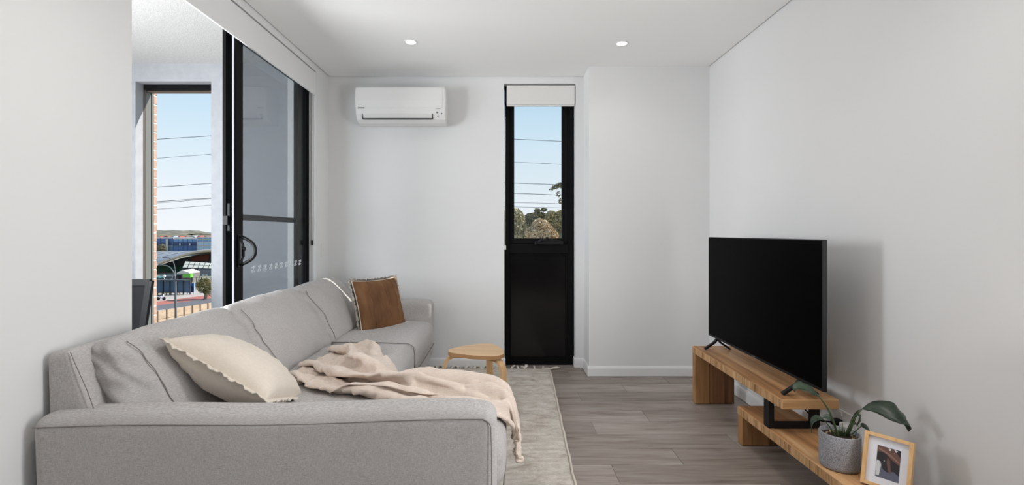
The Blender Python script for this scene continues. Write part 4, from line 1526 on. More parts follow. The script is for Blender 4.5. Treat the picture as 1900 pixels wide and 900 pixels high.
# ================================================================ throw blanket (a relaxed cloth grid; each row starts with a position and goes on in steps, unit 2 mm)
THROW_X = """-549 -13 -8 -2 2 5 6 5 3 2 2 4 5 -13 -10 -3 4 6 6 6 5 2 3 5 7 7 1 -8 -9 -2 3 4 5 5 2 4 7 9 9
-541 -14 -8 -2 3 4 6 5 4 2 2 4 5 -13 -10 -3 4 6 6 7 4 3 3 5 7 7 -2 -10 -6 0 3 5 5 4 3 3 6 9 10
-534 -14 -7 -2 2 4 6 6 3 2 3 4 5 -13 -11 -1 3 6 7 6 5 3 3 5 7 7 -4 -12 -2 1 3 5 5 4 3 3 5 8 10
-529 -11 -8 -1 2 3 6 6 4 2 3 3 5 -12 -11 -1 4 5 7 6 5 3 3 5 7 8 -10 -5 -2 1 3 5 5 4 3 3 4 7 10
-532 0 -8 -1 2 3 5 6 5 2 2 4 5 -12 -12 1 3 6 6 7 5 2 3 6 7 7 -9 -4 -3 2 3 5 5 4 3 3 4 7 8
-526 -3 -2 -1 1 3 5 6 4 2 3 4 5 -13 -11 1 4 4 7 7 5 3 3 5 8 6 -8 -3 -3 2 4 4 5 4 3 3 5 6 7
-519 -3 -1 -2 1 3 6 5 5 2 2 4 6 -13 -11 2 3 4 7 7 6 3 2 6 8 6 -7 -3 -3 2 4 5 4 4 1 4 5 7 7
-510 -3 -8 2 2 4 5 6 4 3 2 4 6 -14 -11 3 3 5 6 8 5 3 3 5 8 6 -5 -3 -2 1 4 5 5 2 1 3 8 6 6
-502 -4 -9 3 3 3 5 6 4 2 2 5 6 -13 -12 2 2 5 7 8 6 2 2 4 9 9 -5 -6 0 2 2 0 9 4 1 4 8 6 6
-495 -6 -8 3 4 3 5 6 4 2 3 4 7 -13 -13 1 2 4 8 8 7 1 3 5 9 8 -7 -7 2 2 0 2 8 4 3 4 8 7 7
-487 -9 -6 3 3 5 3 7 5 2 2 5 7 -14 -12 0 2 3 8 9 6 1 3 6 11 4 -10 -4 2 3 -1 4 7 3 3 4 10 8 8
-482 -9 -5 3 2 4 6 7 4 3 2 6 7 -14 -13 -1 2 4 7 9 7 1 2 8 12 -1 -11 -2 3 2 0 5 7 2 3 5 8 10 8
-476 -9 -4 3 1 5 7 6 5 2 2 6 7 -14 -12 -2 1 4 8 9 7 1 2 10 11 -7 -10 0 3 3 0 6 7 1 3 5 9 10 8
-471 -8 -3 3 1 5 7 7 4 2 2 6 8 -14 -13 -3 1 5 8 9 7 1 3 10 10 -13 -8 2 4 3 1 6 6 2 2 6 10 9 8
-465 -8 -2 3 1 6 7 6 4 2 2 6 8 -14 -12 -4 1 5 9 9 6 1 4 11 6 -15 -7 3 4 4 0 9 4 2 3 7 9 10 8
-457 -8 -1 2 2 5 7 6 4 1 2 6 9 -15 -12 -4 1 6 9 8 7 1 5 12 -1 -15 -6 3 5 2 5 7 4 3 3 7 10 10 7
-448 -7 -1 3 2 6 6 6 3 1 2 6 7 -14 -12 -4 1 6 9 8 6 1 6 12 -7 -15 -4 3 4 7 3 8 3 2 4 8 9 10 7
-438 -6 -1 1 4 6 6 6 3 1 2 5 6 -14 -12 -4 1 7 9 8 5 1 6 11 -14 -10 -1 1 8 6 2 6 3 2 4 8 10 9 7
-427 -6 -1 2 3 6 7 5 2 1 2 6 3 -14 -11 -3 1 7 9 8 4 1 8 7 -16 -6 0 0 7 1 7 6 2 2 5 8 9 9 7
-417 -5 -1 2 4 6 6 4 3 1 2 6 1 -14 -11 -3 2 7 10 7 3 1 8 3 -14 -3 0 1 -1 4 9 5 3 2 5 8 9 9 6
-406 -5 0 2 3 6 6 4 2 1 2 7 -2 -13 -11 -2 2 8 10 5 4 -2 10 0 -13 0 0 0 1 0 10 5 2 2 5 8 9 9 6
-395 -4 0 -1 5 6 6 4 1 2 2 6 -3 -13 -10 -2 3 8 9 6 3 -4 11 -6 -7 2 -1 0 -1 0 9 4 2 3 6 8 8 9 6
-384 -3 0 -3 5 7 5 5 1 1 3 6 -5 -13 -10 -1 3 9 9 5 3 -7 12 -9 -1 1 -1 -2 -3 2 8 4 2 3 6 8 9 8 5
-373 -2 0 -4 5 6 6 4 1 1 3 7 -6 -14 -9 -1 3 10 6 8 2 -9 12 -9 2 1 -5 -5 -1 3 8 4 2 3 6 8 8 7 3
-360 -2 -1 -5 4 7 6 4 1 1 2 7 -7 -13 -9 -1 4 10 5 8 1 -9 11 -8 4 0 -4 -8 -2 3 8 3 3 3 6 7 8 6 3
-345 -2 -1 -6 2 6 6 4 1 1 2 7 -8 -13 -8 -1 4 10 4 8 1 -11 11 -6 5 -1 -7 -6 -4 4 7 3 3 2 6 7 7 5 3
-330 -2 -2 -6 1 6 6 4 0 0 3 7 -10 -12 -7 -1 5 8 5 7 -1 -12 11 -3 6 -2 -8 -8 -4 3 4 5 2 4 5 6 6 4 3
-315 -2 -2 -6 -2 6 6 4 -1 1 3 7 -12 -10 -6 -3 6 6 4 9 -2 -13 0 10 4 -3 -7 -9 -5 6 4 0 1 5 6 5 5 4 2
-299 -2 -3 -6 -4 5 7 3 0 0 3 7 -11 -10 -7 -2 4 7 -4 6 8 -17 3 10 4 -4 -7 -11 -2 6 4 0 0 0 7 3 4 4 3
-283 -3 -3 -6 -5 3 7 4 -1 0 3 7 -11 -10 -6 -2 2 9 -11 -3 13 -1 -4 8 5 -5 -7 -12 1 6 2 0 0 0 1 3 5 4 4
-268 -2 -3 -7 -6 2 6 4 -1 0 4 6 -11 -9 -6 -1 2 5 -8 -8 9 2 1 7 4 -5 -8 -12 3 5 3 -1 0 0 1 2 3 4 3
-252 -3 -3 -6 -6 -2 6 4 -1 0 4 5 -11 -8 -5 -1 2 4 -11 -4 2 4 5 7 2 -5 -9 -12 4 5 3 -1 0 0 1 2 2 3 3
-236 -3 -3 -7 -6 -4 6 3 -1 0 5 3 -10 -7 -5 -2 3 -3 -2 -8 2 1 9 6 2 -6 -9 -12 4 5 2 0 -1 0 2 2 2 3 1
-221 -3 -3 -6 -7 -5 4 3 0 -1 5 3 -9 -7 -5 -2 3 -11 0 -2 -4 1 14 1 -1 -2 -9 -10 5 4 1 0 -1 1 2 2 2 3 1
-205 -3 -4 -6 -6 -7 3 3 -1 0 4 2 -7 -7 -4 -2 1 -11 1 -4 -2 -3 5 9 2 -1 -9 -11 4 4 1 -1 -1 2 2 2 2 2 1
-191 -3 -4 -6 -6 -7 2 2 -1 -2 6 0 -7 -4 -3 -3 -1 -10 2 -5 -3 0 2 7 3 -1 -9 -10 3 4 1 -1 -1 2 2 2 2 2 1
-178 -3 -5 -6 -5 -7 2 0 -2 -2 0 1 0 -3 -3 -2 -8 -5 2 -5 -2 -1 2 5 3 -1 -8 -10 3 4 0 -1 -1 1 3 2 2 2 1
-165 -4 -5 -6 -5 -6 1 -2 -2 -1 0 0 1 -1 -3 -3 -8 -6 3 -5 -2 -1 1 5 2 -1 -8 -9 2 3 1 -1 -1 1 3 2 2 2 1
-152 -5 -5 -5 -5 -6 0 -1 -2 -2 0 1 0 -1 -3 -3 -8 -6 2 -4 -2 -1 1 4 2 -2 -7 -9 1 3 1 -1 -1 1 3 2 2 2 0
-140 -4 -5 -5 -6 -6 0 -1 -2 -1 0 1 0 -2 -2 -4 -8 -7 2 -3 -2 -2 1 4 2 -2 -7 -8 0 3 0 -1 0 1 2 2 2 2 0
-128 -4 -5 -5 -5 -6 0 -1 -2 -1 0 0 0 -1 -3 -4 -7 -8 1 -2 -2 -2 0 4 2 -2 -7 -8 0 3 0 -1 -1 1 3 2 2 1 0
-115 -4 -5 -5 -6 -5 0 -2 -2 -1 0 1 0 -2 -3 -3 -8 -8 0 -1 -2 -2 -1 4 2 -2 -6 -9 0 2 1 -1 -1 1 2 3 2 1 -1
-102 -4 -5 -5 -6 -5 0 -2 -2 -1 0 0 0 -2 -2 -4 -8 -8 0 -1 -3 -1 -2 4 2 -2 -6 -9 -1 3 1 -2 -1 1 3 3 1 1 -2
-89 -5 -4 -6 -5 -5 -1 -2 -2 -1 0 1 -1 -2 -2 -4 -8 -9 1 -1 -3 -1 -3 4 2 -2 -6 -8 -2 3 0 -1 -1 0 2 1 2 0 -2
-76 -5 -5 -5 -5 -5 -1 -3 -2 -1 1 0 0 -2 -3 -4 -8 -9 1 -2 -2 -1 -3 3 2 -2 -6 -8 -1 2 0 -1 -1 0 1 2 1 -1 -6
-64 -4 -6 -4 -5 -5 -2 -2 -2 -1 0 1 -1 -2 -3 -4 -8 -9 1 -2 -2 -1 -4 3 2 -2 -6 -8 -1 2 1 -2 -1 0 1 1 2 -3 -8
-52 -4 -5 -4 -5 -5 -2 -2 -3 -1 1 0 -1 -3 -1 -5 -8 -8 0 -2 -2 -1 -5 3 2 -2 -6 -7 -2 3 0 -2 -1 0 1 1 1 -4 -8
-39 -4 -5 -3 -5 -6 -2 -3 -2 -1 0 -2 0 -3 -1 -4 -8 -8 0 -2 -2 -1 -6 3 1 -1 -5 -8 -2 3 0 -2 -1 -1 2 1 1 -7 -7
-27 -4 -1 -3 -5 -6 -4 -3 -2 -3 1 -3 -2 -1 -2 -2 -9 -8 0 -2 -2 -2 -5 2 2 -2 -5 -8 -2 3 0 -2 -2 0 1 2 0 -8 -7
-14 -3 -1 -2 -5 -7 -2 -3 -3 -3 -2 0 -3 -2 -2 -2 -9 -9 0 -2 -2 -2 -6 2 2 -2 -4 -8 -2 2 0 -2 -2 0 0 2 0 -9 -7
2 -3 -1 -3 -5 -5 -4 -3 -3 -3 -4 2 -3 -2 -2 -3 -8 -9 -1 -2 -3 -2 -7 2 1 -2 -4 -8 -2 2 0 -2 -2 -1 0 3 -1 -10 -7
19 -6 -3 -1 -5 -6 -6 0 -2 -2 -5 0 -1 -2 -2 -3 -8 -9 -1 -2 -3 -2 -8 2 0 -2 -4 -9 -3 2 -1 -1 -2 -1 0 2 -2 -9 -7
28 -1 -1 -12 -2 -1 -7 -6 4 -5 0 0 -1 -2 -2 -3 -8 -8 -1 -2 -3 -2 -9 2 1 -2 -4 -9 -4 1 -2 -2 -3 0 -1 3 -3 -9 -7
30 0 -1 -1 -3 -1 -4 -3 1 -9 1 0 -1 -3 0 -3 -8 -7 -1 -4 -2 0 -10 2 0 -2 -3 -8 -6 2 -2 -2 -3 -1 -1 1 -4 -10 -7
29 1 -1 -1 -1 -1 -1 -1 0 -1 0 2 0 -2 -6 0 -8 -7 -5 0 -3 1 -10 2 0 -2 -2 -8 -7 1 -1 -2 -3 0 -2 1 -4 -10 -8
28 1 0 -1 -1 0 -1 -1 0 0 1 1 1 -1 -2 2 -1 -3 -4 -14 0 2 -7 0 0 -2 -2 -6 -7 1 -2 -2 -2 -1 -2 1 -5 -10 -7
29 0 0 -1 -1 0 0 -1 -1 0 1 1 0 1 0 0 -1 -1 -2 -4 0 1 2 1 -11 -1 -3 -4 -6 -2 -10 -4 0 4 1 2 -5 -10 -7
30 0 0 -1 -1 -1 1 -1 -1 0 0 2 0 -1 0 1 -1 -1 -1 -1 0 1 0 1 0 -1 -1 0 -6 -12 -10 -3 2 3 3 1 -2 -9 -7
30 1 0 -1 -2 0 1 -1 -1 -1 0 2 0 -1 0 1 0 -1 -2 -1 0 1 1 0 1 1 0 -2 -2 -5 -3 -3 2 -5 0 0 -2 -4 -8
31 0 0 -1 -1 -1 1 0 -1 -1 0 1 0 -1 0 1 -1 0 -1 -1 -1 1 0 1 1 1 0 -1 -1 -2 -1 0 0 1 0 -1 1 0 -13
32 0 0 -1 -1 -1 1 -1 -1 0 1 0 -1 -1 0 1 0 -1 -1 -1 0 0 1 1 0 1 0 -1 -1 -1 -1 -1 1 1 1 1 0 0 -1
31 1 0 -1 -1 0 0 0 -2 0 1 0 -2 0 0 1 0 -1 -1 -1 0 0 0 2 0 1 0 -1 -1 -1 -1 0 1 0 1 1 1 0 0
32 0 0 0 -1 -1 1 -1 -1 -1 1 0 -1 -1 0 1 0 -1 -1 -1 0 0 1 0 1 1 0 0 -2 -1 0 0 0 0 1 1 1 0 0
33 0 -1 0 -1 -1 0 1 -1 -1 1 0 -1 -1 -1 2 0 -2 -1 0 0 0 0 0 1 1 0 0 -1 -2 0 0 0 0 1 1 1 0 0
34 0 0 -1 -1 -1 0 0 -1 0 -1 1 -1 -1 -1 2 0 -1 -2 0 0 0 1 0 0 1 0 0 -1 -1 -1 0 0 0 1 1 1 0 0
33 1 0 0 -2 -1 0 1 -1 -1 -1 1 0 -1 -1 0 1 -1 -1 -1 0 1 0 0 1 0 0 0 -1 -1 -1 0 0 0 2 -1 2 0 0
32 0 2 0 -1 -1 0 0 0 -1 -1 -1 1 0 -1 -1 1 0 -2 0 -1 1 1 0 1 -1 0 0 -1 0 -1 0 0 0 1 0 1 0 0"""
THROW_Y = """1225 -3 0 10 13 15 15 14 10 9 12 14 16 -8 -5 3 9 14 17 15 13 9 9 13 15 16 3 -3 -2 10 14 16 17 14 10 8 13 16 16
1219 -3 3 9 12 14 15 14 10 9 12 14 16 -8 -6 4 11 14 16 15 12 9 10 13 15 15 1 -4 4 10 14 15 16 14 10 8 13 15 15
1213 -2 4 9 12 12 15 14 11 9 10 15 15 -7 -6 5 11 14 16 14 12 10 9 13 15 16 -3 -2 8 11 13 14 16 14 10 9 11 16 14
1205 1 6 9 11 11 14 14 11 9 10 15 15 -7 -6 6 11 13 16 15 12 9 10 12 15 16 -6 4 8 11 12 14 16 13 10 10 12 14 15
1196 9 3 10 10 9 14 14 11 9 10 14 16 -7 -7 8 10 14 15 15 12 9 10 13 15 15 -3 5 8 9 11 15 16 13 10 9 14 11 15
1189 7 9 9 8 10 15 13 12 7 10 14 16 -8 -6 9 10 13 15 15 13 9 10 12 15 15 -1 7 8 8 11 15 15 13 9 10 13 11 15
1183 14 9 4 7 9 16 13 11 8 10 13 16 -8 -6 9 10 13 15 15 13 9 10 12 16 15 2 8 7 10 10 13 15 12 9 10 12 12 12
1184 13 0 6 8 10 15 15 9 8 10 13 15 -8 -5 10 10 12 15 15 13 10 10 11 16 15 7 8 7 10 12 11 12 11 9 10 13 11 11
1189 6 -6 7 9 10 15 15 10 9 8 12 16 -9 -6 9 9 12 15 16 13 10 11 11 15 16 6 6 9 10 11 11 13 11 9 10 13 12 11
1195 -7 -6 7 9 11 15 15 12 7 9 11 15 -9 -7 8 8 12 15 16 14 9 10 13 16 12 6 5 10 10 10 11 13 10 10 11 12 11 12
1189 -9 -5 7 9 13 13 15 12 8 8 12 14 -9 -7 6 8 12 15 16 13 10 10 13 16 10 4 6 9 11 9 12 12 10 10 10 12 12 12
1181 -9 -4 7 9 12 15 15 12 8 8 12 13 -9 -8 5 8 11 15 16 14 10 10 13 15 8 3 7 9 10 10 11 12 10 9 11 11 12 13
1173 -9 -2 7 9 12 15 14 13 8 8 11 14 -11 -8 4 8 11 15 16 14 9 10 14 14 5 3 7 10 10 10 11 11 10 9 10 11 13 12
1165 -8 -1 7 8 13 15 15 11 8 8 11 14 -11 -9 3 8 12 14 16 14 9 10 14 13 2 4 7 10 10 10 11 11 9 8 10 13 12 12
1157 -8 1 7 9 13 15 14 11 8 7 11 14 -11 -10 3 7 13 14 16 13 9 9 15 11 0 4 8 10 10 9 12 10 8 9 11 12 12 11
1149 -7 1 8 9 14 14 14 11 7 8 11 13 -12 -9 1 8 13 14 15 13 8 10 15 8 -1 5 8 9 10 10 12 9 8 9 11 11 12 11
1139 -6 3 8 9 14 15 13 10 7 8 12 12 -12 -10 2 7 14 15 13 14 7 11 15 3 -1 6 8 9 12 9 11 8 8 9 10 12 12 10
1131 -6 4 7 11 14 14 13 10 7 8 11 11 -13 -9 2 8 14 16 13 12 7 11 15 -1 2 7 7 11 11 8 10 8 8 8 11 11 11 10
1122 -4 4 8 11 14 14 12 9 7 8 12 8 -12 -9 3 8 15 16 14 9 7 12 13 -2 5 7 5 11 10 9 10 8 7 9 10 12 11 10
1114 -3 5 9 9 14 14 12 9 7 8 13 4 -11 -9 4 8 16 16 12 9 7 13 10 -1 8 7 9 3 10 10 10 7 7 9 11 11 11 10
1105 0 6 7 10 14 14 11 8 7 9 13 2 -12 -7 4 9 16 16 11 9 6 13 8 1 10 7 7 7 5 11 8 7 8 9 10 11 11 10
1098 2 7 3 11 14 14 11 8 7 8 14 -1 -11 -7 5 9 17 16 10 10 3 14 5 6 10 6 6 5 6 11 8 6 8 9 10 11 11 10
1092 4 7 -1 12 14 14 11 8 6 9 14 -3 -11 -6 5 10 17 15 11 9 2 14 3 10 10 5 4 4 7 10 8 7 7 9 11 10 11 9
1087 6 6 -4 11 15 13 12 7 7 9 14 -4 -12 -5 6 10 17 13 13 8 0 15 3 12 10 1 3 5 7 11 7 7 7 9 11 11 10 10
1083 7 5 -6 10 14 14 12 6 7 10 14 -6 -11 -5 6 11 17 12 14 7 -2 15 5 14 9 2 -1 4 8 10 7 7 7 9 11 11 10 10
1077 8 4 -7 7 15 15 11 7 7 10 15 -8 -11 -3 6 12 15 13 14 6 -4 16 6 17 7 -1 0 3 7 10 7 7 7 9 11 11 10 10
1072 9 3 -7 3 15 15 11 7 7 10 16 -9 -10 -2 6 13 14 13 15 2 -4 17 9 17 7 -3 -2 3 7 10 6 7 7 9 11 10 11 10
1068 8 4 -8 -1 15 15 12 6 7 11 16 -11 -6 -2 5 13 12 14 16 0 -1 11 16 16 6 -5 -2 2 11 10 3 6 7 8 10 11 11 10
1064 9 3 -8 -5 14 15 12 6 7 12 16 -8 -7 -1 5 9 13 19 3 6 -1 12 20 16 5 -6 -5 6 15 6 5 3 7 7 10 11 10 10
1061 9 3 -8 -8 10 16 12 6 8 12 16 -6 -7 -1 8 15 9 15 0 5 3 12 21 15 4 -7 -7 10 14 11 5 5 5 -1 10 11 11 9
1057 9 5 -6 -13 6 16 12 7 7 13 16 -6 -5 0 9 17 16 -1 0 8 1 17 21 14 4 -7 -9 12 14 11 6 6 6 0 5 10 11 9
1054 8 7 -5 -15 0 16 13 6 8 14 14 -5 -3 2 9 18 11 -2 0 9 6 15 21 14 2 -6 -11 14 15 10 7 6 8 4 2 6 10 9
1050 9 7 -3 -16 -7 16 13 7 8 14 14 -5 0 3 10 18 2 -3 13 12 9 5 21 13 0 -6 -11 15 14 11 6 7 9 7 2 5 8 8
1047 8 7 -1 -15 -12 13 13 8 8 14 13 0 -1 4 11 16 -5 9 -2 17 12 13 18 4 2 -4 -11 16 15 10 7 7 9 9 5 3 6 7
1043 8 7 1 -16 -15 11 13 7 10 14 11 4 0 5 11 12 -4 14 -7 9 13 18 18 14 -1 -7 -12 15 15 10 6 7 9 12 7 4 4 7
1044 7 6 -1 -16 -17 9 11 8 8 15 11 4 4 7 11 6 -1 16 -2 8 10 14 20 13 0 -7 -12 14 15 10 6 7 10 12 10 5 4 5
1046 6 5 -5 -15 -18 10 10 7 7 9 11 10 7 7 11 -2 3 18 -1 7 10 14 19 13 1 -7 -13 14 15 10 6 7 11 12 11 7 4 4
1047 7 3 -10 -15 -17 13 8 6 9 17 11 9 2 6 11 -5 2 17 1 6 10 13 19 13 2 -8 -11 11 15 10 7 8 10 12 13 9 4 4
1050 6 0 -13 -15 -17 12 10 6 11 17 13 8 1 6 11 -8 1 16 4 7 8 12 19 13 2 -8 -11 10 15 10 7 8 11 12 14 10 6 4
1053 4 -5 -13 -15 -15 12 9 7 11 18 13 8 2 5 11 -9 -2 16 6 7 6 12 19 13 2 -7 -11 8 16 10 7 8 11 12 14 12 7 4
1057 -2 -7 -12 -17 -13 13 8 7 12 18 15 8 1 5 10 -10 -4 16 7 8 5 10 19 14 3 -7 -12 8 15 11 6 9 11 13 13 13 8 5
1056 -3 -8 -13 -17 -11 13 8 6 14 18 14 9 1 5 10 -10 -7 15 9 7 7 7 19 13 4 -7 -11 7 15 10 8 8 11 13 14 12 10 7
1054 -4 -9 -13 -17 -9 13 7 7 14 18 14 10 1 5 10 -11 -9 15 10 6 10 3 18 14 4 -6 -12 7 16 10 7 8 11 13 14 13 10 9
1051 -4 -8 -14 -18 -7 12 7 8 14 18 14 10 2 5 9 -11 -11 16 9 7 11 0 17 14 5 -6 -11 6 16 10 7 8 12 14 14 13 11 2
1048 -4 -9 -13 -17 -7 12 7 8 14 18 14 10 2 6 8 -12 -11 15 10 7 12 -3 16 15 5 -5 -12 7 15 10 7 9 12 14 14 13 8 -1
1045 -4 -10 -11 -17 -6 11 7 8 14 18 14 9 4 6 7 -12 -13 16 10 7 13 -6 15 15 6 -5 -11 6 16 10 7 8 12 15 14 13 4 -2
1041 -4 -9 -9 -17 -7 11 6 8 15 18 13 11 6 5 5 -13 -13 16 10 7 13 -7 14 14 7 -4 -11 6 16 10 7 9 11 14 15 12 1 -2
1033 -2 -5 -7 -18 -8 11 6 8 14 18 10 11 6 7 6 -13 -13 17 9 7 13 -8 13 14 7 -3 -11 5 16 10 8 8 13 12 15 12 -2 -1
1034 3 -11 -7 -17 -10 10 7 7 14 17 8 9 8 7 7 -13 -12 17 10 6 13 -9 12 13 7 -1 -11 5 16 10 7 8 13 14 13 11 -3 -2
1037 2 -8 -12 -17 -11 11 6 7 13 13 16 3 8 5 10 -13 -12 17 10 7 12 -11 13 12 8 -1 -11 4 17 10 7 8 13 11 15 10 -4 -2
1040 -2 -8 -13 -12 -13 10 6 7 12 15 12 3 8 6 7 -11 -13 18 11 6 12 -12 12 13 7 1 -12 4 16 11 7 7 13 11 14 10 -5 -2
1036 -2 -7 -10 -11 -9 9 2 6 12 15 6 7 7 7 6 -10 -13 18 11 6 12 -14 12 12 7 3 -11 2 17 9 8 8 13 9 15 8 -4 -3
1012 -1 4 12 -11 -12 7 4 0 9 14 7 4 7 7 6 -10 -11 17 12 6 11 -15 13 11 7 4 -12 1 17 11 7 8 14 7 15 8 -4 -3
1011 2 4 5 1 -8 1 4 2 2 6 7 7 6 7 6 -10 -7 16 11 8 9 -16 14 9 7 6 -10 -3 17 11 7 9 13 7 15 8 -5 -2
1014 2 3 -2 0 4 -2 4 5 4 4 -4 6 4 7 7 1 -9 12 10 7 8 -14 13 7 7 7 -4 -11 19 11 6 9 13 6 15 7 -5 -2
1013 3 4 0 -4 6 -1 3 4 5 4 -4 4 4 3 1 8 -2 6 12 9 1 -12 11 7 6 8 1 -14 18 10 8 8 12 5 15 6 -5 -2
1012 4 4 1 -4 4 5 -3 4 5 4 -3 4 3 4 4 1 4 -2 3 8 1 0 -1 16 8 5 7 -14 16 3 7 8 13 8 15 6 -5 -2
1014 1 5 1 -4 4 4 2 -2 5 4 -1 4 3 5 3 4 2 -4 1 5 2 4 4 3 4 6 10 -5 9 2 7 6 12 10 15 13 -6 -3
1014 1 4 1 -3 4 3 2 -1 3 4 1 4 1 4 3 5 3 -4 2 5 0 5 6 3 2 5 4 4 -1 8 7 -1 11 14 14 12 9 -2
1014 1 5 0 -3 3 3 3 -2 4 4 0 5 0 4 2 3 4 -3 2 5 3 4 3 3 3 5 4 3 0 4 6 2 1 5 1 5 6 45
1013 2 5 0 -3 4 3 3 -2 3 3 4 0 1 4 2 4 2 -3 3 5 4 4 -1 4 3 6 4 2 2 2 6 3 1 -3 3 6 7 -1
1015 1 5 1 -4 3 3 2 -2 3 3 3 -2 4 4 1 5 -1 -1 4 4 5 4 -2 3 3 6 4 -1 3 4 4 5 3 0 -3 4 6 3
1016 1 3 4 -5 1 4 3 -3 2 4 4 -3 2 3 3 4 1 -2 3 5 5 4 -4 4 2 6 5 -2 2 4 5 4 5 1 -4 3 5 5
1016 3 3 3 -6 2 3 4 -3 0 4 5 -4 1 3 3 5 0 -2 4 4 5 4 -4 3 3 5 5 0 -1 4 5 5 4 2 -3 2 5 4
1015 4 4 2 -4 1 3 3 1 -4 4 4 2 -4 2 3 5 -2 0 3 5 4 3 -4 3 3 5 5 2 -3 4 5 5 4 2 -3 2 5 4
1015 0 6 4 -1 -2 4 2 2 -3 1 4 3 -3 0 5 3 3 -4 3 4 3 4 -5 1 4 5 5 3 -3 3 5 5 4 2 -3 2 5 3
1015 -1 2 5 3 -1 3 2 3 0 -4 2 4 3 -3 2 4 3 -1 0 4 2 4 -4 -1 4 5 5 4 -3 1 6 4 4 3 -3 1 5 4"""
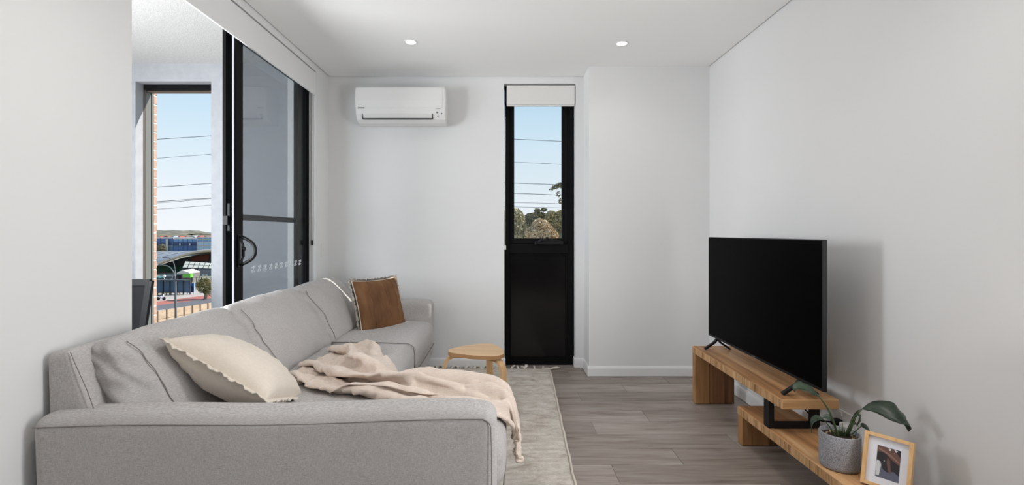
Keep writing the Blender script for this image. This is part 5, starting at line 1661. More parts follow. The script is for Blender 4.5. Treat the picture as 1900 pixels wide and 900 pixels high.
THROW_Z = """250 0 4 3 -1 -4 -3 -1 0 0 0 1 5 -1 -2 8 -4 -4 0 0 0 -1 0 0 1 0 14 -7 1 4 -1 -3 -2 -1 1 -2 -2 -4 0
251 2 5 3 -5 -6 -3 -1 1 1 2 -1 5 1 -3 8 -2 -3 0 -2 -2 0 -1 0 0 0 16 -5 5 2 -2 -8 -3 -1 0 5 0 -4 -5
251 5 7 1 -4 -9 -6 0 2 0 3 -1 4 4 -3 8 -2 -1 -3 -5 0 0 0 -1 0 0 15 2 3 2 -6 -8 -4 -1 -1 3 8 -2 -5
251 9 7 0 -4 -12 -6 -2 3 1 3 -1 3 5 -1 7 -2 -2 -5 -3 0 1 1 -1 -2 0 11 10 4 -1 -8 -9 -4 -1 0 0 6 9 -5
252 11 7 0 -6 -12 -7 -4 4 1 4 -1 2 6 0 6 -1 -4 -6 -1 1 -1 0 -1 0 2 12 10 5 -6 -9 -8 -4 0 0 0 3 12 1
251 13 6 3 -8 -12 -6 -7 2 5 2 -1 2 6 3 5 -2 -5 -5 -1 0 0 2 -3 -1 6 13 9 5 -8 -9 -9 -4 3 -3 0 1 12 6
252 6 8 8 -9 -11 -4 -8 -3 6 1 3 0 6 5 4 -3 -5 -5 0 0 1 3 -5 1 7 13 9 5 -7 -10 -11 -5 1 5 -1 -4 10 10
252 6 8 8 -8 -11 -5 -4 -8 5 4 -1 3 6 7 2 -3 -4 -6 0 1 3 1 -6 4 7 13 8 6 -6 -9 -12 -9 5 -4 -1 0 10 11
251 13 3 6 -6 -10 -4 -4 -7 -5 5 5 1 7 5 5 -4 -5 -5 0 0 -1 0 8 2 4 13 7 4 -6 -12 -13 -1 1 -4 -1 0 10 10
251 12 4 6 -5 -10 -7 -2 -3 -6 -2 6 4 6 5 7 -3 -6 -7 1 -1 0 1 6 -2 11 13 6 3 -7 -13 -13 -2 2 1 -1 -3 11 7
253 7 7 5 -5 -7 -10 -1 -1 -5 -3 1 7 6 5 8 -2 -7 -8 -1 4 0 1 -3 3 15 10 7 1 -8 -13 -12 -3 0 0 0 2 8 6
252 7 8 4 -6 -8 -7 0 0 -3 -4 -1 6 6 5 9 -1 -8 -8 -3 0 1 0 1 5 17 8 7 0 -9 -14 -11 -2 0 0 0 6 6 -1
253 6 9 2 -7 -8 -4 0 0 -2 -2 -3 6 5 4 10 0 -8 -9 -4 1 -1 2 -1 8 17 7 6 -2 -10 -14 -9 -1 -1 1 3 5 -1 -2
253 7 8 1 -8 -7 -2 -1 0 -2 0 -3 6 4 4 9 2 -7 -10 -7 2 -1 2 -1 11 13 10 3 -2 -11 -14 -8 -1 0 1 4 0 -3 0
253 7 7 1 -8 -7 0 -1 0 -2 0 -3 7 3 3 9 2 -4 -11 -10 2 -1 3 -2 17 10 9 2 -4 -12 -14 -4 -3 1 1 0 -1 0 0
254 6 7 -1 -8 -5 0 0 0 -2 0 -2 7 3 2 8 2 -1 -12 -12 0 1 1 1 19 9 8 1 -6 -14 -12 -5 0 0 1 1 -1 -1 0
254 6 6 -1 -9 -2 0 0 -1 0 0 -3 10 2 0 8 2 0 -11 -14 2 -1 -1 4 20 8 7 0 -9 -10 -14 -4 0 1 0 0 0 -1 0
255 5 6 -5 -6 -1 0 0 0 0 0 -3 13 0 0 8 1 1 -11 -14 -4 1 0 10 16 12 5 -6 -5 -12 -15 -2 0 1 0 0 1 1 -1
256 5 5 -5 -7 1 0 -1 0 0 0 -2 15 -3 2 7 1 1 -10 -13 -9 2 1 16 15 13 1 -8 -8 -14 -11 1 -2 1 0 0 -1 -1 0
257 6 4 -4 -9 0 1 0 -1 0 0 -2 17 -4 3 7 0 2 -10 -15 -9 1 4 20 15 11 -3 -5 -16 -14 -7 -1 0 1 0 0 -1 0 -1
259 6 4 -6 -9 0 0 0 0 0 0 -1 17 -4 4 6 0 2 -11 -16 -6 5 1 21 17 9 -4 -9 -15 -17 -1 -3 -1 0 0 0 0 -1 -1
261 7 1 -10 -5 0 0 0 0 0 0 -1 18 -4 5 6 0 0 -12 -15 -4 6 1 22 19 5 -5 -11 -16 -17 -4 -1 1 0 0 0 0 -1 -3
265 6 -2 -10 -5 0 0 0 0 1 -1 0 17 -3 6 5 1 -2 -14 -14 0 6 3 22 17 3 -6 -12 -18 -16 -3 0 0 0 0 1 -1 -1 -3
269 5 -4 -9 -7 0 0 2 -1 0 0 -1 17 -2 7 4 2 -5 -17 -9 2 5 5 22 15 -1 -5 -13 -18 -15 -3 1 -1 1 0 0 -2 -5 -4
274 1 -5 -6 -9 0 0 2 -2 0 0 -1 16 1 6 4 2 -8 -18 -5 3 5 7 22 11 -2 -6 -13 -17 -15 0 0 -2 0 0 -1 -4 -6 -4
278 1 -6 -5 -12 0 0 3 -3 0 0 -1 15 2 7 4 0 -10 -19 0 3 4 9 22 6 -3 -3 -14 -18 -14 2 -1 -1 -2 -1 -3 -5 -6 -5
282 0 -6 -4 -14 -2 0 4 -4 0 0 -2 14 7 7 3 -1 -14 -17 0 6 4 10 21 2 -3 -4 -12 -18 -14 -5 3 0 0 -3 -4 -6 -7 -6
285 0 -6 -4 -14 -5 0 4 -4 0 0 -1 11 12 7 4 -7 -16 -11 0 6 -2 17 14 0 -3 -1 -12 -17 -9 -5 -6 -1 2 -1 -6 -7 -7 -6
287 0 -6 -3 -13 -9 0 4 -4 0 -1 2 14 10 6 5 -13 -16 2 -18 9 4 17 6 2 -4 1 -11 -16 -1 -8 -6 -5 -5 2 -7 -8 -6 -5
286 2 -5 -3 -11 -13 0 4 -5 0 0 5 14 10 6 3 -7 -19 -13 -17 2 20 18 -2 4 -4 1 -8 -15 -1 0 -4 -5 -7 -11 -6 -7 -6 -5
284 4 -4 -6 -5 -17 0 2 -4 1 -1 8 15 11 5 1 -5 -15 -16 -14 -2 16 17 -3 2 -4 0 -5 -12 -2 1 -2 -4 -5 -11 -12 -8 -7 -6
283 4 -2 -8 -2 -18 -2 2 -4 0 1 10 15 12 5 -2 -3 -17 -17 -11 -2 14 15 0 -3 -5 0 -2 -11 0 0 -1 -2 -4 -10 -13 -12 -8 -6
282 4 -1 -9 1 -17 -6 2 -3 0 1 13 15 12 5 0 -6 -21 -20 -11 2 11 20 -2 -6 -4 0 -2 -8 -1 -1 -1 -1 0 -9 -13 -12 -10 -8
280 3 1 -10 2 -13 -10 1 -1 3 -1 14 17 11 5 0 -10 -18 -13 -17 9 10 7 11 -13 -7 5 -7 -7 2 1 -1 -1 -3 -7 -12 -13 -11 -8
277 5 1 -11 3 -9 -13 0 0 0 3 16 17 11 4 1 -15 -19 -9 -8 0 13 12 -4 -2 -7 -2 -4 -8 0 2 -3 -1 -2 -2 -11 -13 -11 -9
275 5 0 -11 3 -3 -15 -2 0 5 2 16 17 11 2 1 -18 -19 -6 -8 -2 13 16 0 -3 -8 -2 -7 -10 0 2 -3 -1 0 -3 -8 -13 -11 -9
272 5 -2 -10 6 -2 -13 3 0 -7 12 17 15 9 0 0 -18 -20 -3 -8 -3 13 17 3 -2 -8 -5 -7 -12 0 1 -2 -2 0 -1 -6 -11 -12 -9
271 3 -5 -6 8 -2 -9 -7 0 5 1 17 15 12 2 -3 -16 -20 -2 -8 -3 13 18 5 -1 -7 -5 -10 -14 2 -2 -2 0 -1 0 -5 -9 -12 -9
271 -1 -6 -1 9 -6 -11 -2 0 1 4 15 16 11 4 -4 -16 -19 -3 -7 -2 14 18 6 0 -7 -6 -10 -16 0 1 -1 -2 -1 -1 -2 -8 -10 -9
270 -5 -4 4 7 -9 -9 -1 0 1 3 15 15 11 4 -5 -14 -20 -3 -7 0 14 18 7 -1 -6 -6 -10 -17 -1 0 0 0 -1 -1 -1 -6 -10 -8
266 -5 0 6 5 -11 -7 0 0 0 3 13 15 11 3 -5 -13 -19 -5 -5 1 14 18 7 0 -6 -6 -10 -17 -2 0 -1 0 0 -1 -1 -4 -8 -7
264 -3 0 8 2 -13 -5 1 1 0 1 13 14 10 4 -6 -13 -17 -7 -2 0 13 20 8 0 -6 -6 -11 -17 -1 0 -1 1 -3 0 -1 -2 -6 -6
261 -1 2 8 0 -14 -3 1 0 0 1 13 13 10 3 -6 -12 -16 -7 -1 0 11 21 9 0 -5 -6 -11 -18 0 -1 1 2 -2 -3 -2 -2 -3 -1
259 0 5 7 -2 -15 1 1 1 -1 -2 13 12 10 3 -8 -11 -15 -5 -1 0 9 20 12 1 -5 -7 -11 -18 0 0 1 2 2 0 -1 -2 -3 -8
260 -2 4 10 -5 -15 0 0 1 0 0 13 12 9 3 -9 -11 -13 -5 0 0 6 21 13 2 -4 -8 -11 -18 0 -1 1 2 3 3 -1 -1 -8 -4
262 -2 -1 13 -6 -15 1 0 1 -1 1 12 12 8 2 -9 -10 -12 -4 0 0 4 20 15 3 -4 -7 -12 -18 0 0 -1 4 3 2 2 -3 -9 -2
266 -4 -5 14 -6 -14 0 0 0 0 1 13 10 6 5 -11 -9 -12 -2 0 0 2 19 17 4 -3 -8 -12 -18 0 0 0 0 7 3 2 -5 -10 0
268 -3 -10 15 -6 -13 0 -1 0 3 0 15 10 5 1 -10 -9 -13 0 0 0 1 18 17 6 -2 -9 -12 -19 0 1 -1 1 2 9 2 -7 -8 -1
258 -1 -4 16 -7 -12 -1 0 1 -1 5 16 11 3 -2 -9 -9 -13 3 -2 0 0 17 18 7 -2 -9 -12 -19 0 0 0 4 -2 7 6 -8 -7 -1
266 -4 -7 12 -7 -11 2 -2 -1 0 13 7 14 3 -4 -8 -9 -13 0 2 -1 -1 16 18 8 -1 -9 -12 -19 -1 0 1 4 -3 10 4 -9 -5 -1
265 -4 -4 8 -11 -8 3 2 0 -4 6 14 15 4 -3 -9 -10 -14 0 2 -2 0 14 19 10 0 -10 -11 -20 -1 1 1 3 -4 12 3 -10 -3 -2
267 2 -2 -9 -10 -11 3 6 2 2 -1 18 14 6 -3 -8 -12 -13 -2 2 -2 0 13 18 12 1 -9 -11 -20 -2 4 1 0 -4 12 2 -10 -4 0
203 3 4 37 -9 -9 2 2 6 -1 6 15 15 7 0 -7 -9 -14 -2 0 -1 1 10 18 14 3 -9 -10 -20 -5 1 2 -2 0 13 1 -10 -4 1
187 4 5 5 7 5 4 2 6 4 11 14 13 8 -1 -5 -7 -14 -2 -2 1 4 7 18 15 5 -7 -12 -19 -6 -1 1 2 -2 14 0 -11 -3 1
187 -1 4 4 4 3 1 4 3 1 3 0 0 0 54 -1 -10 -12 -8 2 1 6 6 16 17 6 -3 -15 -15 -2 0 -5 1 -2 14 -2 -11 0 0
183 2 1 4 3 2 1 3 1 0 -1 0 0 1 1 5 7 10 6 -3 2 8 8 17 16 6 -1 -14 -12 3 -1 -2 -3 -6 14 -2 -12 2 1
178 1 3 3 2 3 3 0 1 0 0 0 2 -3 1 2 2 7 9 3 2 6 4 1 41 6 -2 -12 -9 -3 -3 -1 -2 -1 13 0 -12 2 2
174 2 1 2 3 3 2 1 1 1 -1 -1 2 2 0 -1 3 5 5 4 2 2 0 2 1 0 4 5 7 10 -3 1 5 -3 10 1 -1 -2 0
168 3 2 1 3 2 2 2 1 1 -1 -1 1 4 0 -1 1 5 6 3 2 2 0 0 -2 -1 2 5 6 7 3 1 8 4 2 0 0 -1 0
162 2 4 2 2 2 2 2 1 2 -2 -1 1 4 1 -1 3 2 6 3 2 1 2 -1 -1 -2 1 3 5 6 2 1 4 4 -3 -5 -4 -3 22
157 2 3 3 2 3 1 2 1 2 0 -2 1 4 0 0 2 3 5 4 1 1 2 0 -1 -2 0 3 4 5 3 1 0 1 2 1 0 -2 -5
155 -1 3 3 1 4 2 1 1 2 -1 1 3 1 0 -1 2 5 5 2 1 1 1 2 -1 0 -2 3 7 4 0 1 1 -1 2 3 0 -1 2
149 2 1 4 1 3 2 1 1 1 0 1 2 2 1 -1 1 5 5 2 1 1 0 4 -1 0 0 0 8 5 -1 0 1 0 0 4 0 0 0
150 -3 0 5 0 2 3 2 0 1 0 1 2 2 1 -1 1 5 5 2 1 1 0 4 -1 0 0 1 7 5 1 -1 1 -1 1 4 0 -1 1
146 0 0 2 -1 2 3 1 2 0 1 -1 3 1 2 -1 1 4 6 1 2 0 1 4 0 0 0 0 5 7 1 0 0 -1 1 5 0 -1 0
146 -3 -3 2 1 0 2 3 1 0 2 -2 3 1 2 3 -1 4 3 3 1 1 0 4 2 -1 0 0 5 6 2 0 0 0 0 5 0 -1 1
143 2 -5 -1 -1 1 1 3 1 0 1 3 -1 1 2 3 -1 4 3 3 1 1 -1 4 3 0 0 0 4 6 3 0 0 0 -2 5 3 -2 1"""

_g = np.stack([np.cumsum(np.array([[int(k) for k in row.split()] for row in block.split(chr(10))]), axis=1) for block in (THROW_X, THROW_Y, THROW_Z)]) * 0.002
na_, nb_ = _g.shape[1:]
_up = 3
_n0, _n1 = _g.shape[1:]
_g = np.stack([np.stack([np.interp(np.linspace(0, _n1 - 1, (_n1 - 1) * _up + 1), np.arange(_n1), _r) for _r in _c]) for _c in _g])
_g = np.stack([np.stack([np.interp(np.linspace(0, _n0 - 1, (_n0 - 1) * _up + 1), np.arange(_n0), _r) for _r in _c.T]).T for _c in _g])
na_, nb_ = _g.shape[1:]
_t = np.stack([np.gradient(_g[c], axis=1) for c in range(3)], -1)
_u = np.stack([np.gradient(_g[c], axis=0) for c in range(3)], -1)
_n = np.cross(_u, _t)
_n /= np.linalg.norm(_n, axis=2, keepdims=True) + 1e-9
_n *= np.where(_n[..., 2:3] < 0, -1, 1)
for i in range(na_):
    for j in range(nb_):
        i3, j3 = i / 3, j / 3
        h = 0.036 * (0.5 - abs(noise.noise(Vector((i3 * 0.06, j3 * 0.24 + 0.05 * i3, 2.0))))) + 0.024 * (0.4 - abs(noise.noise(Vector((i3 * 0.16, j3 * 0.4 - 0.12 * i3, 7.0))))) + 0.012 * (0.35 - abs(noise.noise(Vector((i3 * 0.22, j3 * 0.75 + 0.25 * i3, 11.0))))) * min(1.0, 0.35 + max(0.0, 1.0 - i3 / 34.0))
        _g[:, i, j] += _n[i, j] * (h - 0.004)
vs = [tuple(_g[:, i, j]) for i in range(na_) for j in range(nb_)]
fs = [(i * nb_ + j, (i + 1) * nb_ + j, (i + 1) * nb_ + j + 1, i * nb_ + j + 1) for i in range(na_ - 1) for j in range(nb_ - 1)]
me = bpy.data.meshes.new('throw')
me.from_pydata(vs, [], fs)
tw = put('throw_blanket', me, M['throw'], None, smooth=True, origin=(-0.5, 2.2, 0.48))
props(tw, 'beige knitted throw blanket crumpled across the chaise and hanging over its end', 'blanket')
sm_ = tw.modifiers.new('smooth', 'SMOOTH')
sm_.factor = 0.5
sm_.iterations = 3
ss_ = tw.modifiers.new('subdivide', 'SUBSURF')
ss_.levels = 1
ss_.render_levels = 1
add_mod_solid(tw, 0.007)

# ================================================================ outdoors (four storeys below)
ZG = -8.75
EM = {}


def em(key, col, rough=0.8, var=None, scale=0.5):
    if key not in EM:
        EM[key] = mottled(key, col, var, scale, rough) if var else new_mat(key, col, rough)
    return EM[key]


g_m = em('dry_ground', srgb(168, 156, 138), 0.95, srgb(140, 138, 112), 0.02)
one('ground', g_m, None, -2600, 2600, 7.5, 5200, ZG - 1.0, ZG, origin=(0, 2500, ZG), **ST)

# road beside the block wall, seen end-on to the left
RD = Vector((0.38, 0.925, 0)).normalized()
RN = Vector((RD.y, -RD.x, 0))
RO = Vector((-48.5, 67.6, 0))


def strip(name, n0, n1, z, m):
    a, b_ = -70, 90
    pts = [RO + RD * a + RN * n0, RO + RD * b_ + RN * n0, RO + RD * b_ + RN * n1, RO + RD * a + RN * n1]
    MB().prism([(p.x, p.y, ZG) for p in pts], (0, 0, z)).put(name, m, None, origin=(RO.x, RO.y, ZG), **ST)


strip('footpath', -9.0, -1.9, 0.06, em('concrete_path', srgb(196, 184, 172), 0.9, srgb(180, 170, 158), 0.4))
strip('bus_lane', -1.9, 1.9, 0.02, em('red_lane_paint', srgb(186, 112, 96), 0.9, srgb(170, 104, 90), 0.3))
strip('roadway', 1.9, 7.2, 0.02, em('asphalt', srgb(116, 112, 112), 0.9, srgb(104, 100, 100), 0.5))
strip('kerb', 7.2, 7.6, 0.14, em('kerb_concrete', srgb(206, 200, 190), 0.9))
strip('verge', 7.6, 13.0, 0.10, em('rough_grass', srgb(112, 106, 62), 1.0, srgb(146, 132, 86), 0.8))

# sandstone-coloured panel wall
WO = Vector((-35.1, 49.0, 0))
WD = Vector((2, 6, 0)).normalized()
WN = Vector((WD.y, -WD.x, 0))
wall = thing('panel_wall', (WO.x, WO.y, ZG), 'long sandstone-coloured panel wall with dark posts along the road below the balcony', 'wall')
pan_m = mottled('sandstone_panel', srgb(172, 148, 124), srgb(200, 178, 154), 2.2, 0.9, 0.3, 20, jitter=True)
post_m = em('wall_post', srgb(120, 100, 84))


def wbox(mb, s0, s1, n0, n1, z0, z1):
    c = [WO + WD * s0 + WN * n0, WO + WD * s1 + WN * n0, WO + WD * s1 + WN * n1, WO + WD * s0 + WN * n1]
    mb.prism([(p.x, p.y, z0) for p in c], (0, 0, z1 - z0))
    return mb


for k in range(-10, 16):
    s = k * 0.95
    wbox(MB(), s + 0.06, s + 0.89, -0.07, 0.07, ZG, ZG + 1.12).put('panel', pan_m, wall)
    wbox(MB(), s + 0.06, s + 0.89, -0.07, 0.055, ZG + 1.16, ZG + 2.0).put('panel', pan_m, wall)
    wbox(MB(), s - 0.05, s + 0.05, -0.10, 0.11, ZG, ZG + 2.02).put('post', post_m, wall)

# street lamps
lamp_m = em('galvanised_pole', srgb(96, 98, 102), 0.5)


def street_lamp(x, y, top, reach, label, side=-1):
    t = thing('street_lamp', (x, y, ZG), label, 'street lamp', 'street lamps along the road')
    p = [(x, y, ZG), (x, y, top - 1.6)]
    MB().tube(p, [0.11, 0.075], 8).put('pole', lamp_m, t)
    arm = [(x, y, top - 1.6), (x + side * reach * 0.08, y, top - 0.8), (x + side * reach * 0.3, y, top - 0.2), (x + side * reach * 0.6, y, top), (x + side * reach, y, top + 0.02)]
    MB().tube(bez(arm, 14), 0.055, 8).put('arm', lamp_m, t)
    one('lantern', em('lantern_grey', srgb(190, 192, 194), 0.4), t, x + side * reach - 0.45, x + side * reach + 0.25, y - 0.12, y + 0.12, top - 0.05, top + 0.09, bevel=0.03)


street_lamp(-32.283, 47.6, -1.989, 2.0, 'grey street lamp in front of the panel wall, its curved arm the lower of two')
street_lamp(-42.118, 62.0, -2.001, 1.9, 'grey street lamp farther off by the bus lane, its curved arm the higher of two')


def leaf_cloud(blobs, n, size, seed, flat=0.5):
    rnd = random.Random(seed)
    vs, fs = [], []
    tot = sum(r[0] * r[1] * r[2] for _, r in blobs)
    for c, r in blobs:
        m_ = max(8, int(n * r[0] * r[1] * r[2] / tot))
        for _ in range(m_):
            d = Vector((rnd.gauss(0, 1), rnd.gauss(0, 1), rnd.gauss(0, 1))).normalized()
            q = rnd.uniform(0.45, 1.0) ** 0.5
            p = Vector((c[0] + d.x * r[0] * q, c[1] + d.y * r[1] * q, c[2] + d.z * r[2] * q))
            a = Vector((rnd.gauss(0, 1), rnd.gauss(0, 1), rnd.gauss(0, 1) * flat)).normalized()
            b_ = a.orthogonal().normalized()
            b_ = Matrix.Rotation(rnd.uniform(0, 6.28), 3, a) @ b_
            s = size * rnd.uniform(0.6, 1.3)
            i = len(vs)
            vs += [tuple(p - a * s), tuple(p + b_ * s * 0.55), tuple(p + a * s), tuple(p - b_ * s * 0.55)]
            fs.append((i, i + 1, i + 2, i + 3))
    me = bpy.data.meshes.new('foliage')
    me.from_pydata(vs, [], fs)
    return me


def foliage_mat(name, c0, c1, sc=0.6):
    m = mottled(name, c0, c1, sc, 0.9, lo=0.35, hi=0.65)
    return m


bark = em('tree_bark', srgb(150, 134, 116), 0.95)


def tree(x, y, base, blobs, n, size, mat, label, seed, group=None):
    t = thing('tree', (x, y, base), label, 'tree', group)
    top = max(c[2] for c, _ in blobs)
    mb = MB().tube([(x, y, base), (x + 0.1, y, base + (top - base) * 0.45), (x, y, top - 0.3)], [0.26, 0.18, 0.06], 7)
    for c, r in blobs[:4] if abs(blobs[0][0][0] - x) < 0.8 else ():
        mb.tube([(x, y, base + (c[2] - base) * 0.6), ((x + c[0]) / 2, (y + c[1]) / 2, base + (c[2] - base) * 0.85), tuple(c)], [0.10, 0.06, 0.03], 5)
    mb.put('trunk', bark, t)
    put('foliage', leaf_cloud(blobs, n, size, seed), mat, t, kind='stuff')
    return t


# small rounded street tree by the road
f_street = foliage_mat('street_tree_leaves', srgb(78, 86, 44), srgb(152, 138, 82), 0.9)
tx, ty = -44.407, 72.0
tree(tx, ty, ZG, [((tx, ty, -6.790), (1.15, 1.15, 1.15)), ((tx - 0.3, ty, -6.227), (0.8, 0.8, 0.7)), ((tx + 0.5, ty, -7.514), (0.8, 0.8, 0.7))], 2600, 0.10, f_street, 'small round-crowned street tree beside the red bus lane', 3)

# bus shelter with blue glass
bs = thing('bus_shelter', (-52.566, 77, ZG), 'glazed bus shelter with dark posts on the path behind the red lane', 'bus shelter')
blue_g = em('blue_glass_panel', srgb(58, 92, 122), 0.2)
dkp = em('dark_post', srgb(40, 44, 50), 0.5)
for k in range(5):
    x0 = -55.234 + k * 1.0668
    x1 = -55.234 + (k + 1) * 1.0668 - 0.10
    one('glass_panel', blue_g, bs, x0, x1, 77.0, 77.06, ZG + 0.35, ZG + 2.25)
    one('post', dkp, bs, x1 + 0.01, x1 + 0.13, 76.9, 77.1, ZG, ZG + 2.35)
one('roof', dkp, bs, -55.664, -50.072, 75.8, 77.3, ZG + 2.352, ZG + 2.48)
for k in range(3):
    x0 = -54.803 + k * 1.376
    MB().box(x0, x0 + 1.0, 76.2, 76.6, ZG + 0.40, ZG + 0.46).box(x0 + 0.1, x0 + 0.16, 76.3, 76.5, ZG, ZG + 0.40).box(x0 + 0.84, x0 + 0.9, 76.3, 76.5, ZG, ZG + 0.40).put('bench', em('bench_timber', srgb(140, 112, 80)), bs)

# blue information sign
sg = thing('information_sign', (-50.286, 78, ZG), 'bright blue information panel with white posts beside the bus shelter', 'sign')
one('panel', em('sign_navy', srgb(34, 62, 112), 0.4), sg, -50.678, -49.937, 77.9, 78.0, ZG + 0.3, ZG + 1.30)
one('header', em('sign_blue', srgb(40, 122, 190), 0.4), sg, -50.678, -49.937, 77.88, 78.0, ZG + 1.305, ZG + 1.75)
for px_ in (-50.853, -49.850):
    one('post', em('sign_white', srgb(196, 214, 232), 0.4), sg, px_ - 0.05, px_ + 0.05, 77.86, 77.98, ZG, ZG + 1.9)

# parked scooter at the shelter
mc = thing('scooter', (-49.941, 70.5, ZG + 0.06), 'small white and black scooter parked by the bus lane', 'scooter')
sx0 = -49.941
blk = em('tyre_black', srgb(30, 30, 32))
for s in (-0.4, 0.4):
    MB().cyl((sx0 + s, 70.45, ZG + 0.32), 0.24, 0.1, 'Y', 14).put('wheel', blk, mc)
MB().tube([(sx0 - 0.5, 70.5, ZG + 0.62), (sx0 - 0.15, 70.5, ZG + 0.6), (sx0 + 0.1, 70.5, ZG + 0.35), (sx0 + 0.32, 70.5, ZG + 0.4), (sx0 + 0.36, 70.5, ZG + 0.95)], [0.12, 0.14, 0.1, 0.08, 0.05], 8).put('body', em('scooter_white', srgb(220, 220, 222), 0.3), mc)
one('seat', blk, mc, sx0 - 0.5, sx0 - 0.05, 70.4, 70.6, ZG + 0.70, ZG + 0.80, bevel=0.03)
MB().tube([(sx0 + 0.36, 70.25, ZG + 1.0), (sx0 + 0.34, 70.5, ZG + 0.97), (sx0 + 0.36, 70.75, ZG + 1.0)], 0.025, 6).put('handlebar', blk, mc)

# forecourt fence and shop row in front of the station
fe = thing('forecourt_fence', (-58.306, 88, ZG), 'pale low forecourt wall with thin dark rail posts before the station', 'fence')
one('wall', em('forecourt_wall', srgb(206, 188, 166), 0.9, srgb(186, 170, 150), 0.3), fe, -63.714, -52.407, 88.0, 88.3, ZG, ZG + 0.85)
for k in range(12):
    x0 = -62.927 + k * 0.885
    one('post', dkp, fe, x0 - 0.04, x0 + 0.04, 87.9, 87.99, ZG, ZG + 1.75)
one('rail', dkp, fe, -63.714, -52.407, 87.91, 87.98, ZG + 1.752, ZG + 1.80)

ki = thing('kiosk', (-63.619, 97, ZG), 'kiosk with a bright green sign box and pale sloping roof before the station', 'kiosk')
one('sign_box', em('lime_green', srgb(108, 196, 72), 0.5), ki, -63.944, -62.427, 96.4, 97.2, -7.849, -7.036)
one('body', em('kiosk_body', srgb(120, 116, 112)), ki, -64.811, -62.427, 97.2, 99.5, ZG, -7.036)
one('light_panel', em('kiosk_pale', srgb(226, 206, 184), 0.5), ki, -64.323, -63.987, 96.9, 97.19, -7.795, -7.090)
MB().prism([(-65.028, 96.2, -6.819), (-63.944, 96.2, -6.277), (-62.535, 96.2, -6.819), (-62.535, 96.2, -6.982), (-65.028, 96.2, -6.982)], (0, 3.4, 0)).put('roof', em('kiosk_roof', srgb(214, 206, 196)), ki)

sp = thing('shop_row', (-66.128, 95, ZG), 'row of small shop fronts with pale windows and a teal awning before the station', 'shop')
one('body', em('shop_dark', srgb(74, 78, 82)), sp, -68.782, -65.279, 95.2, 98.5, ZG, -7.449)
for k in range(4):
    x0 = -68.145 + k * 0.764
    one('window', em('shop_window', srgb(214, 222, 224), 0.3), sp, x0, x0 + 0.5, 95.05, 95.19, -8.510, -7.927)
one('awning', em('teal_awning', srgb(120, 190, 182), 0.6), sp, -68.145, -66.765, 94.2, 95.19, -7.714, -7.470)
MB().lathe([(0.02, -0.29), (0.2, -0.22), (0.29, 0), (0.2, 0.22), (0.02, 0.29)], (-66.394, 94.6, -7.343), 14).tube([(-66.394, 94.6, ZG), (-66.394, 94.6, -7.555)], 0.05, 6).put('globe_lamp', em('globe', srgb(220, 222, 224), 0.3), sp)

# station: big shell roof with a curved front edge
stn = thing('station', (-77.524, 118, ZG), 'railway station under a great curved grey shell roof with a tan front arch', 'station')
DA, DB = 116.0, 152.0
A_ = [(-85.931, DA, -8.077), (-83.209, DA, -6.522), (-80.746, DA, -5.614), (-78.154, DA, -4.707), (-75.562, DA, -3.929), (-72.970, DA, -3.411), (-69.859, DA, -3.152), (-66.489, DA, -3.281), (-62.601, DA, -3.929), (-58.713, DA, -5.096)]
B_ = [(-113.958, DB, -5.878), (-110.901, DB, -5.114), (-107.504, DB, -4.774), (-104.447, DB, -4.859), (-101.560, DB, -5.199), (-98.673, DB, -5.623), (-95.276, DB, -6.048), (-90.521, DB, -6.897), (-85.426, DB, -7.916), (-81.180, DB, -9.105)]
Ac, Bc = bez(A_, 40), bez(B_, 40)
me = grid_mesh(lambda a, b_: Ac[int(round(a * 40))].lerp(Bc[int(round(a * 40))], b_) + Vector((0, 0, 0.5 * math.sin(PI * b_))), 40, 8)
ro = put('shell_roof', me, em('roof_grey', srgb(150, 148, 150), 0.6, srgb(166, 162, 162), 0.05), stn, smooth=True)
add_mod_solid(ro, 0.12)
MB().tube([tuple(p + Vector((0, -0.2, 0))) for p in Ac], 0.34, 8).put('front_arch', em('arch_tan', srgb(206, 186, 164), 0.6), stn)
for t in (0.25, 0.5, 0.75):
    MB().tube([tuple(Ac[i].lerp(Bc[i], t) + Vector((0, 0, 0.5 * math.sin(PI * t) + 0.1))) for i in range(41)], 0.07, 6).put('roof_rib', em('roof_rib', srgb(176, 172, 170)), stn)
hb = MB()
hb.prism([(-88.947, 124.0, ZG), (-73.846, 124.0, ZG), (-73.846, 124.0, -4.148), (-77.725, 124.0, -4.425), (-82.159, 124.0, -5.257), (-88.947, 124.0, -7.473)], (0, 0.5, 0))
hb.put('hall_wall', em('hall_grey', srgb(92, 94, 100), 0.7), stn)
MB().prism([(-79.847, 123.0, -5.617), (-78.747, 123.0, -4.861), (-75.037, 123.0, -4.517), (-75.312, 123.0, -6.029), (-79.297, 123.0, -6.166)], (0, 0.4, 0)).put('rust_panel', em('rust_red', srgb(132, 70, 56), 0.7), stn)
for px_, w_ in ((-85.468, 5.0), (-82.742, 0.9), (-81.788, 1.2)):
    one('green_panel', em('deep_green', srgb(28, 98, 66), 0.5), stn, px_ - w_ / 2, px_ + w_ / 2, 122.6, 123.0, -8.968, -7.333)
one('dark_entrance', em('entrance_dark', srgb(34, 40, 50), 0.6), stn, -80.441, -78.549, 121.6, 122.2, ZG, -6.722)
one('dark_entrance', em('entrance_dark', srgb(34, 40, 50), 0.6), stn, -72.080, -70.328, 110.5, 112.2, ZG, -6.629)
one('side_block', em('side_block_grey', srgb(122, 122, 126), 0.8), stn, -70.303, -65.448, 110.5, 115.0, ZG, -7.129)
for px_ in (383.5, 389):
    one('window', em('pale_window', srgb(232, 226, 212), 0.4), stn, -68.764 + (px_ - 383.5) * 0.125, -68.264 + (px_ - 383.5) * 0.125, 110.38, 110.49, -9.006, -8.381)
cp = thing('canopy', (-64.840, 104, ZG), 'sloping glazed canopy of pale panes in a dark frame at the station entrance', 'canopy')
